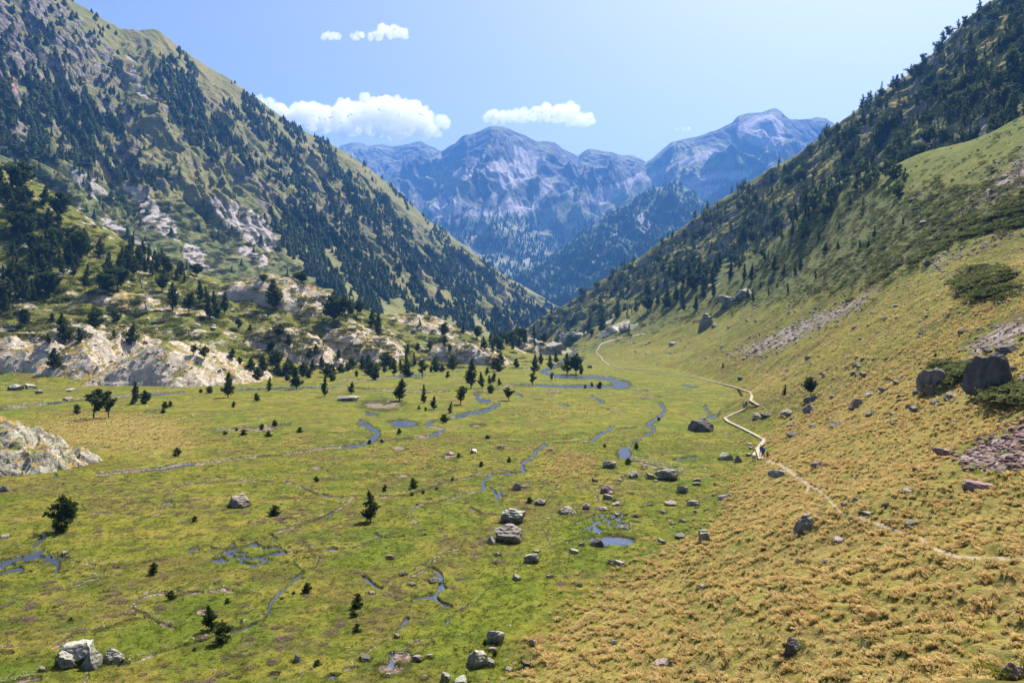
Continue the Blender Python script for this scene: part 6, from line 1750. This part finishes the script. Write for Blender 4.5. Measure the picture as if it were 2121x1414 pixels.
def skin_mesh(name, joints, edges, root=0, levels=1):
    """one continuous body grown around a skeleton: joints (x, y, z, rx, ry)"""
    me = bpy.data.meshes.new(name)
    me.from_pydata([j[:3] for j in joints], edges, [])
    ob = bpy.data.objects.new(name, me); COL.objects.link(ob)
    m = ob.modifiers.new('skin', 'SKIN'); m.use_smooth_shade = True
    for k, j in enumerate(joints):
        sv_ = me.skin_vertices[0].data[k]
        sv_.radius = (j[3], j[4] if len(j) > 4 else j[3])
    me.skin_vertices[0].data[root].use_root = True
    sb = ob.modifiers.new('sub', 'SUBSURF'); sb.levels = levels; sb.render_levels = levels
    bpy.context.view_layer.update()
    ev = ob.evaluated_get(bpy.context.evaluated_depsgraph_get())
    out = bpy.data.meshes.new_from_object(ev)
    bpy.data.objects.remove(ob)
    out.name = name
    return out


def person(u, v, hpx, label, top, legs, pack=None, facing=0.0, hm=None, stride=0.22, group=None, hat=None, bare_legs=False, arms=1):
    """a walking figure seen from behind; facing = heading to the right of straight away from the camera"""
    q = hit(u, v, ('ground',))
    loc = Vector(q[1]) if q else Vector(P(u, v, 100))
    H = hm or 1.72
    root = bpy.data.objects.new('person', None); COL.objects.link(root)
    tag(root, label, 'person', group)
    root.location = loc; root.rotation_euler = (0, 0, -facing); root.scale = (H / 1.75,) * 3
    s_ = stride
    J = [(0, 0, 0.96, .135, .10), (0, .01, 1.18, .125, .09), (0, .03, 1.38, .155, .10), (0, .04, 1.50, .055, .055), (0, .05, 1.60, .085, .098), (0, .05, 1.70, .070, .080)]
    E = [(0, 1), (1, 2), (2, 3), (3, 4), (4, 5)]
    def add(p, par):
        J.append(p); E.append((par, len(J) - 1)); return len(J) - 1
    for sd, ph in ((-1, 1), (1, -1)):
        hip = add((sd * .10, 0, .88, .092), 0)
        kn = add((sd * .105, ph * s_ * .6 + .05, .50, .060), hip)
        an = add((sd * .10, ph * s_ - (.10 if ph < 0 else 0), .10 + (.05 if ph < 0 else 0), .038), kn)
        add((sd * .105, ph * s_ + .14 - (.10 if ph < 0 else 0), .045 + (.01 if ph < 0 else 0), .040, .035), an)
        sh = add((sd * .19, .02, 1.42, .056), 2)
        el = add((sd * .25, -ph * .12, 1.15, .042), sh)
        wr = add((sd * .25, -ph * .10 + .20 * arms, 1.00, .028), el)
        pa = add((sd * .245, -ph * .10 + .26 * arms, .965, .034, .020), wr)
        for k, (dx, L) in enumerate(((-.026, .060), (-.009, .072), (.009, .068), (.026, .052))):
            f1 = add((sd * .245 + dx, -ph * .10 + .26 * arms + L * .7, .945, .009), pa)
            add((sd * .245 + dx, -ph * .10 + .26 * arms + L, .915, .008), f1)
        th = add((sd * .215, -ph * .10 + .285 * arms, .955, .010), pa)
        add((sd * .205, -ph * .10 + .31 * arms, .935, .009), th)
    me = skin_mesh('body', J, E)
    for m_ in (top, legs, 'skin', 'boot'):
        me.materials.append(M[m_])
    for p in me.polygons:
        c = p.center
        side = abs(c.x) > 0.20
        if c.z > 1.47: i = 2
        elif c.z < 0.13: i = 3
        elif side and c.z < 1.2: i = 2
        elif c.z < 0.98: i = 1
        else: i = 0
        if bare_legs and 0.13 <= c.z < 0.52: i = 2
        p.material_index = i
    link('body', me, root)
    # hair: a cap of the skull; nose, ears belong to the head
    bm = bmesh.new()
    bmesh.ops.create_uvsphere(bm, u_segments=14, v_segments=10, radius=1.0)
    for w in bm.verts:
        w.co = Vector((w.co.x * .092, w.co.y * .108 + .035, w.co.z * .10 + 1.675))
    bmesh.ops.delete(bm, geom=[w for w in bm.verts if w.co.y > .09 and w.co.z < 1.69 or w.co.z < 1.60], context='VERTS')
    hm_ = bpy.data.meshes.new('hair'); bm.to_mesh(hm_); bm.free()
    hm_.materials.append(M[hat or 'hair']); hm_.shade_smooth()
    link('hat' if hat else 'hair', hm_, root)
    bm = bmesh.new()
    bmesh.ops.create_cone(bm, cap_ends=True, segments=6, radius1=.016, radius2=.004, depth=.035, matrix=Matrix.Translation((0, .152, 1.60)) @ Matrix.Rotation(R(-80), 4, 'X'))
    for sd in (-1, 1):
        bmesh.ops.create_uvsphere(bm, u_segments=8, v_segments=6, radius=.02, matrix=Matrix.Translation((sd * .088, .045, 1.61)) @ Matrix.Diagonal((.4, .8, 1.3, 1)))
        bmesh.ops.create_uvsphere(bm, u_segments=6, v_segments=5, radius=.009, matrix=Matrix.Translation((sd * .032, .140, 1.625)))
    fm = bpy.data.meshes.new('face'); bm.to_mesh(fm); bm.free(); fm.materials.append(M['skin'])
    link('face', fm, root)
    if pack:
        bm = bmesh.new()
        bmesh.ops.create_cube(bm, size=1.0)
        for w in bm.verts:
            k_ = 0.82 if w.co.z > 0 else 1.0
            w.co = Vector((w.co.x * .34 * k_, w.co.y * .20 - .17, w.co.z * .50 + 1.24))
        bmesh.ops.bevel(bm, geom=bm.edges[:], offset=.05, segments=3, affect='EDGES')
        bmesh.ops.create_cube(bm, size=1.0, matrix=Matrix.Translation((0, -.28, 1.14)) @ Matrix.Diagonal((.24, .06, .2, 1)))
        for sd in (-1, 1):
            for k_ in range(6):
                a_ = k_ / 5 * math.pi
                bmesh.ops.create_cube(bm, size=1.0, matrix=Matrix.Translation((sd * .11, .03 - .12 * math.cos(a_), 1.22 + .27 * math.sin(a_))) @ Matrix.Rotation(a_, 4, 'X') @ Matrix.Diagonal((.045, .02, .13, 1)))
        pm = bpy.data.meshes.new('backpack'); bm.to_mesh(pm); bm.free(); pm.materials.append(M[pack])
        link('backpack', pm, root)
    return root


person(1541, 850, 17, 'hiker in black with a white backpack, left one of the pair on the boardwalk', 'black_cloth', 'black_cloth', 'white_cloth', R(10), 1.95)
person(1546, 847.5, 14, 'hiker all in dark clothes, right one of the pair on the boardwalk', 'black_cloth', 'navy_cloth', None, R(15), 1.65)
person(1576.5, 946, 20, 'hiker with a dark blue backpack walking ahead at the end of the boardwalk', 'navy_cloth', 'black_cloth', 'navy_cloth', R(-5), 1.6)
person(1580.5, 951, 23, 'hiker in brown shorts with a bright blue backpack at the end of the boardwalk', 'blue_cloth', 'brown_cloth', 'blue_cloth', R(-12), 1.75, bare_legs=True)
person(1589.5, 954, 17, 'small hiker with a red backpack and black shorts standing beside the boardwalk', 'grey_cloth', 'black_cloth', 'red_cloth', R(20), 1.28, bare_legs=True)
person(1248, 708.5, 9, 'distant walker in blue on the path above the far end of the boardwalk', 'blue_cloth', 'grey_cloth', None, R(0), 1.9)


def hide_mat(name, a, b, lo, hi, sc):
    t = NT(name); tc = t.n('ShaderNodeTexCoord'); t.P = tc.outputs['Object']
    t.bsdf(t.mix(t.ramp(t.noise(sc, 2, 0.5), lo, hi), a, b), 0.8, spec=0.2)
    return t.m
M['hide_white'] = hide_mat('white_brown_hide', (0.80, 0.76, 0.70), (0.30, 0.13, 0.06), 0.52, 0.56, 1.3)
M['hide_brown'] = hide_mat('brown_hide', (0.42, 0.22, 0.12), (0.75, 0.62, 0.52), 0.56, 0.62, 1.1)
M['hide_cream'] = hide_mat('cream_hide', (0.62, 0.50, 0.42), (0.50, 0.38, 0.31), 0.45, 0.6, 1.5)
M['muzzle'] = simple_mat('dark_muzzle', (0.09, 0.055, 0.04), 0.7)


def cow(u, v, label, hide, heading, scale, lying, name='cow', cat='cow', head_mat=None):
    """heading: direction of the head, degrees to the right of straight away from the camera"""
    q = hit(u, v, ('ground',))
    root = bpy.data.objects.new(name, None); COL.objects.link(root)
    root.location = q[1]; root.rotation_euler = (0, 0, -R(heading)); root.scale = (scale,) * 3
    tag(root, label, cat)
    z = 0.42 if lying else 1.05
    J = [(0, 0, z, .33, .34), (0, .45, z + .02, .31, .36), (0, .80, z + .10, .20, .25), (0, 1.08, z + .28, .13, .17), (0, 1.28, z + .36, .125, .14), (0, 1.52, z + .24, .085, .09), (0, 1.64, z + .19, .065, .065),
         (0, -.45, z, .31, .33), (0, -.78, z + .05, .22, .24), (0, -.95, z + .12, .05, .05), (0, -1.02, z - .15, .022, .022), (0, -1.02, max(.08, z - .55), .03, .03)]
    E = [(0, 1), (1, 2), (2, 3), (3, 4), (4, 5), (5, 6), (0, 7), (7, 8), (8, 9), (9, 10), (10, 11)]
    def add(p, par):
        J.append(p); E.append((par, len(J) - 1)); return len(J) - 1
    for sd in (-1, 1):
        e1 = add((sd * .16, 1.22, z + .44, .03, .02), 4); add((sd * .27, 1.20, z + .43, .035, .012), e1)
        h1 = add((sd * .09, 1.24, z + .50, .022), 4); add((sd * .17, 1.27, z + .62, .010), h1)
        if lying:
            a_ = add((sd * .24, .55, .24, .11), 1); b_ = add((sd * .26, .92, .10, .06), a_); add((sd * .22, .62, .06, .045), b_)
            a_ = add((sd * .28, -.50, .26, .15), 7); b_ = add((sd * .42, -.12, .12, .075), a_); c_ = add((sd * .44, -.52, .07, .05), b_); add((sd * .44, -.20, .05, .04), c_)
        else:
            a_ = add((sd * .17, .58, .72, .105), 1); b_ = add((sd * .17, .60, .40, .058), a_); c_ = add((sd * .17, .56, .12, .040), b_); add((sd * .17, .60, .04, .052), c_)
            a_ = add((sd * .19, -.62, .78, .15), 8); b_ = add((sd * .19, -.50, .62, .09), a_); c_ = add((sd * .18, -.74, .36, .055), b_); d_ = add((sd * .18, -.70, .12, .042), c_); add((sd * .18, -.65, .04, .052), d_)
    me = skin_mesh('body', J, E)
    me.materials.append(M[hide]); me.materials.append(M['muzzle'])
    for p in me.polygons:
        if p.center.y > (1.12 if head_mat else 1.56) or (not lying and p.center.z < 0.06):
            p.material_index = 1
    link('body', me, root)
    return root


cow(981, 938, 'white and brown cow lying in the middle of the meadow', 'hide_white', -160, 0.80, True)
cow(1035, 929, 'brown and white cow lying right of the white one', 'hide_brown', 100, 0.70, True)
cow(1139, 934, 'pale brown cow lying right of the two others near the stream', 'hide_brown', 80, 0.55, True)
cow(1561.5, 954, 'cream calf with a dark head standing beside the end of the boardwalk', 'hide_cream', 25, 0.72, False, 'calf', 'calf', head_mat=True)

# ------------------------------------------------------------------ clouds
def cloud(label, lumps, D, seed, thick=0.7):
    """lumps: u, v, radius in pixels"""
    bm = bmesh.new()
    r = np.random.default_rng(seed)
    c0 = Vector(P(lumps[0][0], lumps[0][1], D))
    for (u, v, rad) in lumps:
        for k in range(16):
            a = r.uniform(0, 6.28); q = math.sqrt(r.uniform(0, 1)) * .85 * rad
            rr = rad * r.uniform(.22, .50)
            c = Vector(P(u + q * math.cos(a) * 1.3, v + q * math.sin(a) * .7, D)) - c0
            c.y += r.uniform(-1, 1) * rad * thick * D / F_PX
            bmesh.ops.create_icosphere(bm, subdivisions=3, radius=rr * D / F_PX, matrix=Matrix.Translation(c))
    me = bpy.data.meshes.new('cloud'); bm.to_mesh(me); bm.free()
    ob = bpy.data.objects.new('tmp', me); COL.objects.link(ob)
    m = ob.modifiers.new('r', 'REMESH'); m.mode = 'VOXEL'; m.voxel_size = 1.8 * D / F_PX
    bpy.context.view_layer.update()
    out = bpy.data.meshes.new_from_object(ob.evaluated_get(bpy.context.evaluated_depsgraph_get()))
    bpy.data.objects.remove(ob)
    n = len(out.vertices); co = np.empty(n * 3, np.float32); out.vertices.foreach_get('co', co); co = co.reshape(-1, 3)
    s_ = D / F_PX
    a, b = co[:, 0] / s_ + 0.6 * co[:, 1] / s_, co[:, 2] / s_ + 0.3 * co[:, 1] / s_
    nr = np.empty(n * 3, np.float32); out.vertices.foreach_get('normal', nr); nr = nr.reshape(-1, 3)
    co = co + nr * (s_ * (4.2 * fbm(a / 13, b / 10, 5, seed, gain=0.6) + 2.6))[:, None]
    out.vertices.foreach_set('co', co.ravel()); out.update(); out.shade_smooth()
    out.materials.clear(); out.materials.append(M['cloud'])
    return tag(link('cloud', out, loc=c0), label, 'cloud')


t = NT('cloud')
pv = t.n('ShaderNodeVolumePrincipled')
pv.inputs['Color'].default_value = (1, 1, 1, 1); pv.inputs['Density'].default_value = 0.008; pv.inputs['Anisotropy'].default_value = 0.35
t.t.links.new(pv.outputs[0], t.out.inputs['Volume'])
M['cloud'] = t.m
cloud('largest cumulus cloud, behind the ridge left of the central peak', [(600, 238, 24), (640, 236, 28), (690, 240, 32), (735, 246, 34), (775, 222, 32), (800, 216, 30), (830, 230, 30), (865, 240, 28), (890, 258, 30), (840, 262, 26), (780, 258, 28), (720, 262, 26), (650, 252, 26), (800, 244, 26), (760, 240, 26), (850, 250, 24), (820, 276, 18), (880, 272, 16)], 9500, 1)
cloud('small part of a cumulus cloud peeping over the left ridge', [(545, 212, 14), (562, 222, 16), (578, 234, 18)], 9500, 2)
cloud('flat cumulus cloud right above the central peak', [(1020, 240, 14), (1050, 242, 16), (1085, 238, 18), (1115, 236, 20), (1145, 232, 22), (1168, 230, 22), (1190, 242, 20), (1208, 250, 17), (1222, 252, 9)], 9500, 3)
cloud('small ragged cloud high in the sky, right one of two', [(742, 74, 9), (775, 74, 11), (790, 64, 13), (810, 66, 12), (832, 68, 10)], 9500, 4)
cloud('tiny cloud high in the sky, left one of two', [(677, 76, 8), (690, 75, 8), (699, 76, 6)], 9500, 5)
cloud('faint wisp of cloud over the valley right of the peaks', [(1402, 267, 2.5), (1415, 267, 3), (1426, 268, 2.5)], 9500, 6)

# ------------------------------------------------------------------ haze
bm = bmesh.new()
zs_ = [(o.matrix_world @ Vector(c)).z for o in (ground, left_mtn, right_mtn, far_mtn, spur) for c in o.bound_box]
z_lo, z_hi = min(zs_) - 1.0, max(zs_) + 6.0
bmesh.ops.create_cube(bm, size=1.0, matrix=Matrix.Translation((0, 3400, (z_lo + z_hi) / 2)) @ Matrix.Diagonal((8000, 9000, z_hi - z_lo, 1)))
hz = bpy.data.meshes.new('haze'); bm.to_mesh(hz); bm.free()
t = NT('haze')
pv = t.n('ShaderNodeVolumePrincipled')
pv.inputs['Color'].default_value = (0.13, 0.39, 1.0, 1); pv.inputs['Density'].default_value = 0.000105; pv.inputs['Anisotropy'].default_value = 0.2
t.t.links.new(pv.outputs[0], t.out.inputs['Volume'])
hz.materials.append(t.m)
tag(link('haze', hz), 'thin blue mountain haze filling the valley', 'haze', kind='stuff')
print('haze', z_lo, z_hi, [tuple(round(q) for c in (o.bound_box[0], o.bound_box[6]) for q in c) for o in (ground, left_mtn, right_mtn, far_mtn)])
